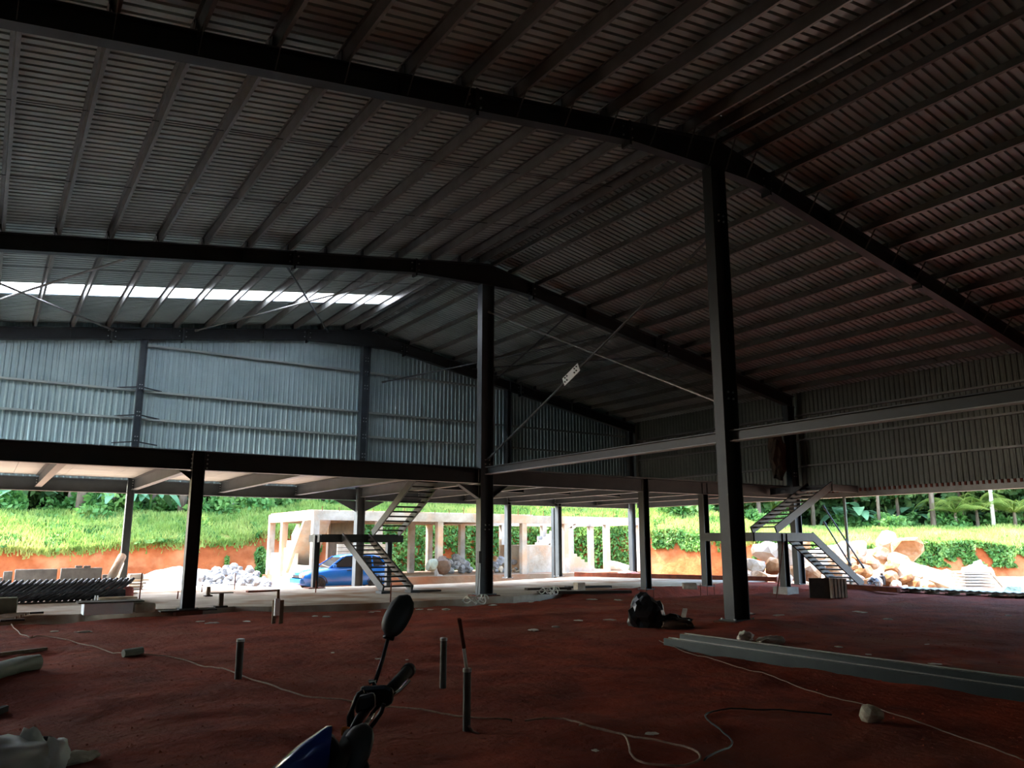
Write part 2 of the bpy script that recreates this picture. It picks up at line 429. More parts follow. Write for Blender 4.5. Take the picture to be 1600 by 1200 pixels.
# ------------------------------------------------------------------ portal rafters
def rafter(Y, label, braces, splices):
    t = thing('portal_rafter', label, 'rafter', (XM, Y, rbot(XM)))
    xs_ = [XL, -3, 0, 3, 6, 9, 10.4, 11.6, XM, 14.0, 14.6, 17, 20, 23, 26, XR]
    top = [(x, rtop(x)) for x in xs_]; bot = [(x, rbot(x)) for x in xs_]
    w = MB()
    for i in range(len(xs_) - 1):
        poly = [(xs_[i], Y - 0.008, bot[i][1]), (xs_[i+1], Y - 0.008, bot[i+1][1]), (xs_[i+1], Y - 0.008, top[i+1][1]), (xs_[i], Y - 0.008, top[i][1])]
        w.prism(poly, (0, 0.016, 0))
    w.build('web', M['dark_steel'], t)
    for line, nm, dz in ((top, 'top_flange', -0.012), (bot, 'bottom_flange', 0.012)):
        fl_ = MB()
        for a, b in zip(line[:-1], line[1:]):
            fl_.bar((a[0], Y, a[1] + dz), (b[0], Y, b[1] + dz), 0.24, 0.024)
        fl_.build(nm, M['dark_steel'], t)
    for x in splices:
        MB().box((x - 0.03, Y - 0.13, rbot(x) - 0.10), (x + 0.03, Y + 0.13, rtop(x) + 0.01)).build('splice_plate', M['dark_steel'], t)
        bolts([(x - 0.12 + 0.24 * i, Y - 0.03, rbot(x) + 0.12 + 0.2 * j) for i in (0, 1) for j in (0, 1)], (0, -1, 0), t)
    for x in PX:
        s = 1 if x < XM else -1
        MB().box((x - 0.055, Y - 0.10, rtop(x)), (x - 0.045, Y + 0.10, rtop(x) + 0.19)).build('cleat', M['dark_steel'], t)
        if braces and XL < x < XR:
            MB().bar((x + 0.02, Y - 0.42, rtop(x) + 0.02), (x + 0.02, Y - 0.09, rbot(x) + 0.03), 0.04, 0.012, (1, 0, 0)).build('fly_brace', M['purlin'], t)
    for x in (1.9, 5.2, 8.6, 17.1, 20.4, 24.1):
        MB().box((x - 0.006, Y - 0.11, rbot(x) + .02), (x + 0.006, Y + 0.11, rtop(x) - .02)).build('stiffener', M['dark_steel'], t)
    return t
rafter(YA, 'dark steel roof rafter nearest the camera, arching from upper left over the right-hand ridge post', True, (10.4, 7.9 - 1.2, 14.8, 21.0))
rafter(YB, 'dark steel roof rafter in front of the skylight, carried by the middle ridge post', False, (6.6, 10.4, 14.8, 21.0))
rafter(YC, 'dark steel end rafter along the top of the gable wall', False, (3.2, 5.6, 10.4, 14.8, 21.0))

# ------------------------------------------------------------------ columns
def column(x, y, z0, z1, d, b, label, m=None, group=None, plate=True, pedestal=False, hanging=False, bolt_zs=(), name='steel_column', rot=False):
    m = m or M['steel']
    t = thing(name, label, 'column', (x, y, z0), group)
    up = (0, 1, 0) if rot else (1, 0, 0)
    zb = z0 + (0.02 if plate else 0)
    ibeam((x, y, zb), (x, y, z1), d, b, t, m, up)
    if plate:
        e = 0.08
        hx, hy = ((b, d) if rot else (d, b)); 
        MB().box((x - hx / 2 - e, y - hy / 2 - e, z0), (x + hx / 2 + e, y + hy / 2 + e, z0 + 0.025)).build('base_plate', m, t)
        bz = [(x + sx * (hx / 2 + 0.04), y + sy * (hy / 2 + 0.04), z0 - (0.45 if hanging else 0)) for sx in (-1, 1) for sy in (-1, 1)]
        if hanging:
            for p in bz: MB().tube([p, (p[0], p[1], z0 + 0.08)], 0.014, 6).build('anchor_bolt', M['rust'], t)
        else: bolts([(p[0], p[1], z0 + 0.02) for p in bz], (0, 0, 1), t)
    if pedestal:
        MB().prism([(x - d/2 - .16, y - b/2 - .16, z0 - 0.45), (x + d/2 + .16, y - b/2 - .16, z0 - 0.45), (x + d/2 + .16, y + b/2 + .16, z0 - 0.45), (x - d/2 - .16, y + b/2 + .16, z0 - 0.45)], (0, 0, 0.44)).build('footing', M['rust'] if pedestal == 'soil' else M['block'], t)
    for z in bolt_zs:
        bolts([(x + sx * d * 0.16, y - b / 2 - 0.0, z + sz) for sx in (-1, 1) for sz in (0, 0.14)], (0, -1, 0), t)
    return t
t = column(XM, YA, 0.06, rbot(XM), 0.46, 0.26, 'tall dark ridge post in the right half, nearest of all columns', M['dark_steel'], pedestal='soil', bolt_zs=(4.6, 8.6))
t = column(XM, YB, 0.06, rbot(XM), 0.46, 0.28, 'tall ridge post at the middle of the picture, corner of the upper floor', M['steel'], pedestal='soil', bolt_zs=(4.0, 2.0))
MB().prism([(XM - 0.24, YB - 0.01, 3.36), (XM - 0.95, YB - 0.01, 3.36), (XM - 0.24, YB - 0.01, 2.95)], (0, 0.02, 0)).build('knee_plate', M['steel'], t)
MB().bar((XM - 0.97, YB, 3.36), (XM - 0.24, YB, 2.94), 0.22, 0.02).build('knee_flange', M['steel'], t)
MB().prism([(XM + 0.24, YB - 0.01, 3.36), (XM + 0.75, YB - 0.01, 3.36), (XM + 0.24, YB - 0.01, 3.0)], (0, 0.02, 0)).build('knee_plate', M['steel'], t)
MB().bar((XM + 0.77, YB, 3.36), (XM + 0.24, YB, 2.99), 0.22, 0.02).build('knee_flange', M['steel'], t)
t = column(4.45, YB, 0.0, DECK + 0.03, 0.30, 0.24, 'dark post on the front edge of the upper floor, left of the picture', M['dark_steel'], pedestal='soil')
bolts([(4.45 + sx * 0.19, YB - 0.125, 3.46 + 0.11 * k) for sx in (-1, 1) for k in range(4)], (0, -1, 0), t)
MB().prism([(4.30, YB - 0.01, 3.38), (4.0, YB - 0.01, 3.38), (4.30, YB - 0.01, 3.16)], (0, 0.02, 0)).build('knee_plate', M['dark_steel'], t)
pl = MB().box((3.8, YB - 0.28, -0.03), (5.1, YB + 0.28, 0.0)).build('footing_board', M['dark_wood'], t)
column(4.3, YC, 0.02, rbot(4.3), 0.24, 0.24, 'grey end-wall post left of the picture, rising through the upper floor', M['steel'], bolt_zs=(5.2, 6.1, 7.1))
t = column(XM, YC, -0.3, rbot(XM), 0.34, 0.34, 'grey end-wall ridge post beside the middle stair', M['steel'], bolt_zs=(5.1, 5.9, 6.6, 8.0, 8.6, 9.2))
for s in (-1, 1):
    MB().prism([(XM + s * .18, YC - .01, 3.3), (XM + s * 1.1, YC - .01, 3.3), (XM + s * .18, YC - .01, 2.85)], (0, 0.02, 0)).build('knee_plate', M['steel'], t)
column(20.3, YC, 0.02, rbot(20.3), 0.22, 0.26, 'slim grey end-wall post, first right of the middle ridge post', M['steel'])
column(23.2, YC, 0.02, DECK, 0.22, 0.26, 'slim grey end-wall post, second right of the middle ridge post', M['steel'])
column(27.9, YC, 0.0, rbot(27.9), 0.3, 0.26, 'corner post at the right end of the gable wall', M['steel'])
column(19.72, YB + 0.1, 0.0, DECK, 0.28, 0.26, 'dark post hanging on bare anchor bolts, left of the near ridge post', M['dark_steel'], hanging=True)
column(22.75, YB + 0.1, 0.02, DECK, 0.28, 0.26, 'dark post on anchor bolts half hidden behind the near ridge post', M['dark_steel'], hanging=True)
column(28.0, YB, -0.05, rbot(28.0), 0.42, 0.26, 'dark main post in the right side wall behind the right stair', M['dark_steel'], bolt_zs=(4.3,))
column(28.0, YA, -0.2, rbot(28.0), 0.42, 0.26, 'main post in the right side wall at the nearest rafter', M['dark_steel'])
for y_ in (YA, YB):
    column(XL + 0.2, y_, -0.2, rbot(XL), 0.42, 0.26, 'main post in the left side wall, off to the left', M['dark_steel'], group='left side wall posts')
column(24.4, 33.2, G, 3.35, 0.2, 0.2, 'slim blue-grey post standing beyond the dark hanging post', M['steel'])

# ------------------------------------------------------------------ upper floor: deck and beams
deck = struct('floor_upper', 'pale underside of the upper floor deck')
nd = 0
x = XL
while x < XR - 0.4:
    x1 = min(x + 1.45, XR - 0.35)
    MB().box((x + 0.006, YB + 0.02, DECK), (x1 - 0.006, YC + 0.1, DECK + 0.05)).build('deck_panel', M['deck'], deck)
    x = x1
def beam(p, q, d, b, label, m, extra=None, name='floor_beam'):
    mid = ((p[0] + q[0]) / 2, (p[1] + q[1]) / 2, p[2] - d / 2)
    t = thing(name, label, 'beam', mid)
    ibeam(p, q, d, b, t, m)
    return t
zb = DECK - 0.24
beam((XL, YB, zb + .02), (4.29, YB, zb + .02), 0.46, 0.22, 'deep front floor beam, left of the left front post', M['dark_steel'])
beam((4.61, YB, zb + .02), (XM - 0.24, YB, zb + .02), 0.46, 0.22, 'deep front floor beam between the left front post and middle ridge post', M['dark_steel'])
beam((XM + 0.24, YB, zb), (19.56, YB, zb), 0.46, 0.22, 'front floor beam right of the middle ridge post', M['dark_steel'])
beam((19.90, YB, zb), (27.8, YB, zb), 0.46, 0.22, 'front floor beam passing behind the near ridge post', M['dark_steel'])
beam((XL, YC, zb - 0.07), (4.17, YC, zb - 0.07), 0.46, 0.22, 'rear floor beam at the far left under the gable wall', M['steel'])
beam((4.43, YC, zb - 0.07), (XM - 0.18, YC, zb - 0.07), 0.46, 0.22, 'rear floor beam left of the gable ridge post', M['steel'])
beam((XM + 0.18, YC, zb - 0.07), (27.7, YC, zb - 0.07), 0.46, 0.22, 'rear floor beam right of the gable ridge post', M['steel'])
jx = [(-4.3, 'outside the left edge of view'), (-1.45, 'just outside the left edge of view'), (1.45, 'furthest left in view'), (4.4, 'over the two left posts'), (7.4, 'next right of the left front post'), (10.3, 'over the stair side of the middle bay'),
      (15.7, 'first right of the middle ridge post'), (18.0, 'second right of the middle ridge post'), (20.3, 'third right of the middle ridge post'), (23.0, 'fourth right of the middle ridge post'), (25.6, 'nearest the right side wall')]
for x, w in jx:
    t = beam((x, YB + 0.02, DECK - 0.22), (x, YC - 0.02, DECK - 0.22), 0.40, 0.2, 'floor joist with a pale lit lower edge, ' + w, M['steel'], name='floor_joist')
    for yy_ in (YB + 0.12, YC - 0.12):
        bolts([(x - 0.05, yy_, DECK - 0.36 + 0.09 * k) for k in range(4)], (-1, 0, 0), t, 0.018)
for x0, x1, w in ((13.2, 15.5, 'first right of'), (15.9, 17.8, 'second right of'), (18.2, 20.1, 'third right of'), (20.6, 22.8, 'fourth right of')):
    beam((x0, 26.2, DECK - 0.17), (x1, 26.2, DECK - 0.17), 0.3, 0.16, 'short cross beam under the deck, %s the middle ridge post' % w, M['steel'], name='cross_beam')
beam((XM, YB + 0.2, DECK - 0.22), (XM, YC - 0.2, DECK - 0.22), 0.4, 0.2, 'floor joist joining the two ridge posts under the deck', M['steel'], name='floor_joist')
def paint_lit_flange(t):  # paler colour puts the lit lower edge into the flange
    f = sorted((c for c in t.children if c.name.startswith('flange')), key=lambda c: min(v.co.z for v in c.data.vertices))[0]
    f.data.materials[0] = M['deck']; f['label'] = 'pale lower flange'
t = beam((XM, YA + 0.14, 3.80), (XM, YB - 0.15, 3.80), 0.24, 0.2, 'long tie beam with a bright lower edge between the two ridge posts', M['dark_steel'], name='tie_beam'); paint_lit_flange(t)
t = beam((XM, YD, 3.80), (XM, YA - 0.14, 3.80), 0.24, 0.2, 'long tie beam with a bright lower edge running right from the near ridge post', M['dark_steel'], name='tie_beam'); paint_lit_flange(t)

# ------------------------------------------------------------------ walls
def wall_panel(parent, p0, dirv, width, zlo, ztop, nrm, m, name='cladding_panel'):
    """vertical ribs; ztop(x along) gives upper edge"""
    V, Fc = [], []; k = max(1, int(round(width / 0.2))); dirv = Vector(dirv); nrm = Vector(nrm); p0 = Vector(p0)
    prof = []
    for i in range(k):
        a = i * width / k; q = width / k
        prof += [(a, 0.03), (a + .22 * q, 0.03), (a + .36 * q, 0.0), (a + .86 * q, 0.0)]
    prof.append((width + 0.02, 0.03))
    for a, h in prof:
        b = p0 + dirv * a + nrm * h
        V += [(b.x, b.y, zlo), (b.x, b.y, ztop(b))]
    Fc = [(2 * i, 2 * i + 1, 2 * i + 3, 2 * i + 2) for i in range(len(prof) - 1)]
    return raw(name, V, Fc, m, parent)
wb_ = struct('wall_back', 'gable wall of pale corrugated sheet with girts')
x = XL
while x < XR + 0.25:
    w = min(3.0, XR + 0.3 - x)
    wall_panel(wb_, (x, YC + 0.28, 0), (1, 0, 0), w, DECK - 0.2, lambda b: rtop(b.x) + 0.265, (0, -1, 0), M['wall_sheet'])
    x += w
C_PROF = [(-0.035, -0.09), (0.035, -0.09), (0.035, -0.07), (0.03, -0.07), (0.03, -0.085), (-0.03, -0.085), (-0.03, 0.085), (0.03, 0.085), (0.03, 0.07), (0.035, 0.07), (0.035, 0.09), (-0.035, 0.09)]
for z, segs in ((6.02, ((XL, 4.17), (4.43, 12.8), (13.2, 20.1), (20.5, 27.7))), (7.05, ((XL, 4.17), (4.43, 12.8), (13.2, 20.1), (20.5, 27.7))), (8.78, ((4.43, 12.8), (13.2, 20.1)))):
    for x0, x1 in segs:
        MB().section((x0, YC + 0.16, z), (x1, YC + 0.16, z), C_PROF, (0, -1, 0)).build('girt', M['sheet'], wb_)  # bright sheet colour paints the skylight caught on the gable girts
for z in (5.05, 6.02, 7.05):                     # diagonal cleats at the left gable post
    for s in (-1, 1):
        MB().bar((4.3 + s * 0.1, YC - 0.1, z + 0.10), (4.3 + s * 0.75, YC + 0.12, z + 0.04), 0.04, 0.04).build('girt_bracket', M['dark_steel'], wb_)
wr = struct('wall_right', 'right side wall of corrugated sheet open below')
y = YC + 0.3
while y > YEND + 0.1:
    w = min(3.0, y - YEND)
    wall_panel(wr, (XR + 0.28, y, 0), (0, -1, 0), w, 3.45, lambda b: rtop(XR + 0.28) + 0.275, (-1, 0, 0), M['shaded_side_sheet'])
    y -= w
for z in (4.75, 5.86, 6.9):
    for y0, y1 in ((YEND, YA), (YA, YB), (YB, YC)):
        MB().section((XR + 0.2, y0, z), (XR + 0.2, y1, z), C_PROF, (-1, 0, 0)).build('girt', M['purlin'], wr)
MB().box((XR - 0.02, YEND, 3.36), (XR + 0.24, YB - 0.1, 3.68)).build('edge_beam', M['purlin'], wr)
MB().box((XR - 0.02, YB + 0.1, 3.36), (XR + 0.24, YC, 3.68)).build('edge_beam', M['steel'], wr)
re_ = MB()
for k in range(int((YB - YD) / 0.2)):
    yk = YD + 0.2 * k; re_.box((XR - 0.05, yk, 3.56), (XR - 0.015, yk + 0.08, 3.68))
re_.build('rib_ends', M['rust'], wr)['kind'] = 'stuff'
wf = struct('wall_front_unseen', 'unseen end wall behind the camera, added to keep light out')  # added out of view to block light from behind the camera
x = XL
while x < XR + 0.25:
    w = min(3.0, XR + 0.3 - x)
    wall_panel(wf, (x, YEND - 0.1, 0), (1, 0, 0), w, -0.3, lambda b: rtop(b.x) + 0.265, (0, 1, 0), M['wall_sheet'])
    x += w
wL = struct('wall_left_unseen', 'unseen left side wall, its openings set to shape the light')
y = YC
while y > YEND + 0.1:
    w = min(3.0, y - YEND)
    if y < 26.0: wall_panel(wL, (XL - 0.28, y, 0), (0, -1, 0), w, -0.4 if y < 22.5 else 3.45, lambda b: rtop(XL - 0.28) + 0.275, (1, 0, 0), M['wall_sheet'])
    if y < 8.0: wall_panel(wr, (XR + 0.3, y, 0), (0, -1, 0), w, -0.4, lambda b: 3.5, (-1, 0, 0), M['wall_sheet'])  # unseen lower cladding added on the right to hold light out
    y -= w

# ------------------------------------------------------------------ bracing
def rod(p, q, r, label, m, name='brace_rod', ends=True, extra=None):
    p, q = Vector(p), Vector(q)
    t = thing(name, label, 'brace', p)
    MB().tube([p, q], r, 8).build('rod', m, t)
    d = (q - p).normalized()
    if ends:
        for e, s in ((p, 1), (q, -1)):
            MB().tube([e, e + d * s * 0.18], r * 1.5, 8).build('end_plate', m, t)
    return t
p1, q1 = (XM, YB - 0.15, 8.95), (XM, YA + 0.15, 4.55)
p2, q2 = (XM, YB - 0.15, 4.15), (XM, YA + 0.15, 8.35)
rod(p1, q1, 0.024, 'long pale brace rod falling from middle ridge post to near ridge post', M['purlin'])
t = rod(p2, q2, 0.032, 'long brace rod rising to the near ridge post, with a pale bolted plate', M['dark_steel'])
tt = 0.545; mid = Vector(p2).lerp(Vector(q2), 0.46)
dd = (Vector(q2) - Vector(p2)).normalized()
MB().bar(mid - dd * 0.38 + Vector((-0.05, 0, 0)), mid + dd * 0.38 + Vector((-0.05, 0, 0)), 0.015, 0.24, (0, 0, 1)).build('gusset_plate', M['foam'], t)['label'] = 'pale gusset plate'
bolts([mid + dd * s + Vector((-0.06, 0, dz)) for s in (-0.28, -0.18, 0.18, 0.28) for dz in (-0.05, 0.06)], (-1, 0, 0), t, 0.02, M['dark_steel'])
rz = lambda x, dz=-0.12: rtop(x) + dz
rod((-2.6, YC - 0.2, rz(-2.6)), (3.0, YB + 0.2, rz(3.0)), 0.035, 'roof brace below the skylight rising right to the front rafter at far left', M['purlin'])
rod((-2.6, YB + 0.2, rz(-2.6)), (3.2, YC - 0.2, rz(3.2)), 0.035, 'roof brace below the skylight falling right to the gable at far left', M['purlin'])
rod((6.3, YB + 0.2, rz(6.3)), (11.2, YC - 0.2, rz(11.2)), 0.03, 'thin roof brace falling right, middle of the skylight bay', M['steel'])
rod((6.0, YC - 0.2, rz(6.0)), (11.4, YB + 0.2, rz(11.4)), 0.03, 'thin roof brace rising right to the rafter haunch, middle of the skylight bay', M['purlin'])
rod((16.8, YB + 0.15, rz(16.8)), (19.6, YC - 0.2, rz(19.6) ), 0.03, 'dark roof brace right of the middle ridge post', M['dark_steel'])
rod((22.0, YB + 0.15, rz(22.0)), (18.2, YC - 0.2, rz(18.2) ), 0.03, 'dark roof brace crossing toward the right side wall', M['dark_steel'])
rod((XM + 0.7, YC - 0.25, 8.35), (18.3, YB + 0.3, 9.0), 0.03, 'dark horizontal tie just right of the middle ridge post', M['dark_steel'])
t = rod((14.05, 22.6, 4.0), (14.05, 22.6, rtop(14.05)), 0.03, 'thin vertical drop pipe behind the middle ridge post', M['dark_steel'], name='drop_pipe')
MB().box((13.98, 22.53, 7.35), (14.12, 22.67, 7.5)).build('clamp', M['dark_steel'], t)
rod(onx(1286, 790, 28.0), onx(1350, 888, 28.0), 0.03, 'steel wall brace sloping down behind the right stair', M['steel'])
rod(onx(1287, 815, 28.0), onx(1330, 884, 28.0), 0.03, 'lower steel wall brace sloping down behind the right stair', M['steel'])
rod((28.15, 19.1, -0.3), (28.15, 19.1, 3.36), 0.06, 'green-grey vertical pipe behind the right stair', M['green_pipe'], name='downpipe', ends=False)
rod(onz(1213, 936), ony(1224, 848, 16.7), 0.022, 'thin reddish prop leaning against the right stair landing', M['rust'], name='prop', ends=False)

# ------------------------------------------------------------------ stairs
def flight(t, a, b, side, n, w, m):
    """a,b: bottom and top centre of flight; side: unit vector across; n treads"""
    a, b, side = Vector(a), Vector(b), Vector(side)
    for s in (-1, 1):
        o = side * s * w / 2
        MB().section(a + o, b + o, [(-0.03, -0.13), (0.03, -0.13), (0.03, 0.13), (-0.03, 0.13)]).build('stringer', m, t)
    run = Vector((b.x - a.x, b.y - a.y, 0)).normalized()
    for i in range(1, n + 1):
        c = a.lerp(b, (i - 0.3) / n) 
        MB().bar(c - side * (w / 2 - 0.03), c + side * (w / 2 - 0.03), 0.24, 0.05).build('tread', m, t)
zl = 1.92
t = thing('steel_stair', 'dark two-flight steel stair with open treads beside the middle ridge post', 'staircase', (11.4, 24.0, 0.02))
flight(t, (11.42, 24.05, 0.12), (11.42, 27.7, zl - 0.1), (1, 0, 0), 12, 1.02, M['dark_steel'])
flight(t, (12.6, 27.7, zl + 0.02), (12.6, 24.15, 3.86), (1, 0, 0), 12, 1.05, M['dark_steel'])
MB().box((10.15, 27.72, zl - 0.05), (13.25, 28.8, zl - 0.02)).build('landing_plate', M['dark_steel'], t)
for a, b in (((10.1, 27.72), (13.3, 27.72)), ((10.1, 28.82), (13.3, 28.82)), ((10.1, 27.72), (10.1, 28.82)), ((13.3, 27.72), (13.3, 28.82))):
    MB().bar((*a, zl - 0.17), (*b, zl - 0.17), 0.07, 0.26).build('landing_beam', M['dark_steel'], t)
for x_, y_ in ((10.1, 28.1), (13.25, 28.8)):
    p_ = MB().section((x_, y_, 0.02 if y_ < 28.3 else G), (x_, y_, zl - 0.05), I_prof(0.2, 0.2), (1, 0, 0)).build('post', M['steel'], t)
MB().box((9.8, 27.8, 0.015), (10.4, 28.4, 0.05)).build('post_plate', M['rust'], t)
for x_ in (10.9, 11.93): MB().box((x_ - 0.16, 23.8, 0.02), (x_ + 0.16, 24.25, 0.1)).build('foot_plate', M['dark_steel'], t)
MB().bar((11.93, 24.0, 0.06), (12.9, 24.0, 0.06), 0.3, 0.05).build('foot_board', M['dark_wood'], t)
t = thing('steel_stair', 'two-flight steel stair with open treads at the right, before the boulders', 'staircase', (25, 17.8, 0.0))
flight(t, (26.1, 17.75, 0.16), (23.45, 17.75, zl - 0.08), (0, 1, 0), 12, 1.0, M['dark_steel'])
flight(t, (23.1, 18.95, zl + 0.12), (26.5, 18.95, 3.74), (0, 1, 0), 11, 1.05, M['dark_steel'])
MB().box((20.6, 17.25, zl - 0.03), (23.4, 19.5, zl)).build('landing_plate', M['dark_steel'], t)
for a, b in (((20.55, 17.25), (23.5, 17.25)), ((20.55, 19.5), (23.5, 19.5)), ((20.55, 17.25), (20.55, 19.5)), ((23.45, 18.3), (23.45, 19.5))):
    MB().bar((*a, zl - 0.13), (*b, zl - 0.13), 0.07, 0.27).build('landing_beam', M['dark_steel'], t)
for x_, y_ in ((22.0, 17.3), (22.0, 19.4)):
    MB().section((x_, y_, 0.0), (x_, y_, zl - 0.03), I_prof(0.24, 0.24), (1, 0, 0)).build('post', M['dark_steel'], t)
    MB().box((x_ - 0.28, y_ - 0.28, -0.1), (x_ + 0.28, y_ + 0.28, 0.2)).build('footing', M['block'], t)
MB().box((25.85, 17.0, -0.05), (26.45, 17.5, 0.16)).build('foot_block', M['rust'], t)
MB().box((26.4, 18.4, 3.66), (27.8, 21.1, 3.72)).build('top_landing', M['dark_steel'], t)
MB().bar((26.42, 18.4, 3.62), (28.0, 18.4, 3.62), 0.07, 0.26).build('landing_beam', M['dark_steel'], t)
MB().bar((26.42, 18.4, 3.62), (26.42, 21.2, 3.62), 0.07, 0.26).build('landing_beam', M['dark_steel'], t)

# ------------------------------------------------------------------ bank behind and to the right
FOOT = [  # x, y, cut top z, crest z, run of the slope
    (-45, 44, 1.5, 3.2, 5), (-10, 46.5, 1.5, 3.2, 5), (2, 47, 1.5, 3.2, 5), (8, 46.8, 1.7, 3.2, 5), (12.0, 46.6, 1.9, 3.2, 4.5), (13.6, 46.6, 2.4, 3.4, 4), (17, 46.5, 2.7, 3.9, 3.5), (24, 46, 2.8, 4.0, 3), (31, 45, 2.8, 4.1, 3),
    (35.8, 40.5, 2.5, 4.0, 3), (38, 36, 2.2, 3.4, 4), (41, 32.5, 1.7, 2.7, 7), (45, 29.5, 1.5, 2.5, 10), (49, 27, 1.4, 2.5, 12), (54.5, 23.8, 1.5, 2.6, 12), (60, 18, 1.5, 2.6, 12), (66, 2, 1.5, 2.6, 12)]
FP = [Vector((a, b, 0)) for a, b, *_ in FOOT]
CUM = [0.0]
for a, b in zip(FP[:-1], FP[1:]): CUM.append(CUM[-1] + (b - a).length)
def bank_at(s):
    s = max(0.0, min(CUM[-1] - 1e-4, s)); i = 0
    while CUM[i + 1] < s: i += 1
    t = (s - CUM[i]) / (CUM[i + 1] - CUM[i]); f0, f1 = FOOT[i], FOOT[i + 1]
    p = FP[i].lerp(FP[i + 1], t); vals = [f0[k] + (f1[k] - f0[k]) * t for k in (2, 3, 4)]
    ts = []
    for j in (i, i + 1):
        a = FP[max(0, j - 1)]; c = FP[min(len(FP) - 1, j + 1)]; ts.append((c - a).normalized())
    d = ts[0].lerp(ts[1], t).normalized()
    return p, Vector((-d.y, d.x, 0)), vals
def bank_pt(s, t):
    """t 0..1 up the cut, 1..2 up the slope, 2.. back along the terrace"""
    p, n, (zc, zt, run) = bank_at(s)
    zc = zc + 0.35 * nz(s * 0.23, 1.5) + 0.18 * nz(s * 0.9, 4.5)
    if t <= 1:
        off = 0.7 * t + 0.45 * nz(s * 0.4, t * 1.2, 6) * (0.3 + t) + 0.12 * nz(s * 1.9, t * 3, 8); z = G - 0.15 + (zc - G + 0.15) * t
    elif t <= 2:
        k = t - 1; off = 0.7 + run * k + 0.45 * nz(s * 0.4, 1.2, 6) * 1.3 * (1 - k); z = zc + (zt - zc) * (k ** 0.8) + 0.22 * nz(s * 0.6, k * 3, 2)
    else:
        k = t - 2; off = 0.7 + run + k; z = zt + 0.015 * k + 0.22 * nz(s * 0.6, 3, 2)
    q = p + n * off; return Vector((q.x, q.y, z))
def bank_mesh(name, ts, m, label):
    ss = np.arange(0, CUM[-1], 0.55); V = [bank_pt(s, t) for s in ss for t in ts]; nt = len(ts)
    Fc = [(i * nt + j, (i + 1) * nt + j, (i + 1) * nt + j + 1, i * nt + j + 1) for i in range(len(ss) - 1) for j in range(nt - 1)]
    o = raw(name, V, Fc, m, None, True); o['kind'] = 'structure'; o['label'] = label; return o
bank_mesh('hill_cut', [0, .15, .3, .45, .6, .75, .9, 1.0], M['cut'], 'orange earth cut face of the bank behind the site')
bank_mesh('hill', [1.0, 1.15, 1.3, 1.5, 1.7, 1.85, 2.0, 6, 14, 30, 60], M['soil_green'], 'green bank top behind the site')

def leaf_quads(P, size, up=0.2, aspect=1.6, rng=RNG):
    P = np.asarray(P, float); N = len(P)
    a = rng.normal(size=(N, 3)); a[:, 2] += up; a /= np.linalg.norm(a, axis=1)[:, None]
    b = np.cross(a, rng.normal(size=(N, 3))); b /= np.linalg.norm(b, axis=1)[:, None]
    sz = (size * rng.uniform(0.6, 1.4, N))[:, None]
    V = np.stack([P - b * sz / aspect * .5, P + a * sz * .5 - b * 0, P + b * sz / aspect * .5, P - a * sz * .5], 1).reshape(-1, 3)
    Fc = np.arange(N * 4).reshape(N, 4); return V, Fc
def grass_tris(P, h, w, rng=RNG):
    P = np.asarray(P, float); N = len(P)
    hh = h * rng.uniform(0.5, 1.4, N); ang = rng.uniform(0, 2 * PI, N); lean = rng.normal(0, 0.35, (N, 2))
    d = np.stack([np.cos(ang), np.sin(ang), np.zeros(N)], 1) * (w * rng.uniform(0.6, 1.4, N))[:, None]
    tip = P + np.stack([lean[:, 0] * hh, lean[:, 1] * hh, hh], 1)
    return np.stack([P - d, P + d, tip], 1).reshape(-1, 3), np.arange(N * 3).reshape(N, 3)
def srange(px0, px1):   # stretch of the bank between two sight lines
    out = []
    for s in np.arange(0, CUM[-1], 0.4):
        p = bank_at(s)[0]; v = p - EYE; k = v.dot(FW)
        if k > 0:
            px = 800 + F_PX * v.dot(RT) / k
            if px0 <= px <= px1: out.append(s)
    return (min(out), max(out)) if out else (0, 1)
def stuff(name, V, Fc, m, label, cat):
    o = raw(name, V, Fc, m); return tag(o, label, cat, None, 'stuff')
s0, s1 = srange(-120, 1750)
pts = []
while len(pts) < 60000:
    s = random.uniform(s0, s1); t = 1 + random.random() ** 1.0 * 1.15
    if nz(s * 0.8, t * 4, 11) > -0.55: pts.append(bank_pt(s, t))
for _ in range(9000):                      # hanging over the cut edge
    s = random.uniform(s0, s1); t = 1 - abs(random.gauss(0, 0.10)); pts.append(bank_pt(s, max(0.4, t)) - bank_at(s)[1] * 0.12)
V, Fc = grass_tris(pts, 0.30, 0.045); stuff('grass', V, Fc, M['grass'], 'bright green grass covering the slope of the bank', 'grass')
def vines(px0, px1, t0, t1, n, label, thin=0.0):
    a, b = srange(px0, px1); q = []
    while len(q) < n:
        s = random.uniform(a, b); t = random.uniform(t0, t1)
        if nz(s * 0.9, t * 1.6, 21) > thin: q.append(bank_pt(s, t) - bank_at(s)[1] * random.uniform(0.02, 0.3))
    V, Fc = leaf_quads(q, 0.26, 0.5); stuff('vines', V, Fc, M['vine'], label, 'vines')
vines(345, 365, 0.1, 1.2, 900, 'green creeper hanging down the cut left of the bare orange patch')
vines(392, 520, 0.0, 1.4, 5000, 'green creeper behind the left end of the concrete frame')
vines(520, 1010, 0.0, 2.0, 22000, 'creeper wall covering the bank behind the concrete frame', -0.5)
vines(1010, 1130, 0.62, 2.1, 5000, 'creeper over the orange cut right of the dark hanging post', -0.35)
vines(1130, 1330, 0.5, 1.6, 3000, 'creeper on the bank behind the right stair', -0.1)
vines(-60, 345, 0.95, 2.0, 5000, 'leafy weeds among the grass on the left bank', 0.0)
vines(1330, 1700, 0.35, 1.4, 7000, 'leafy weeds hanging over the cut edge at the far right', -0.15)

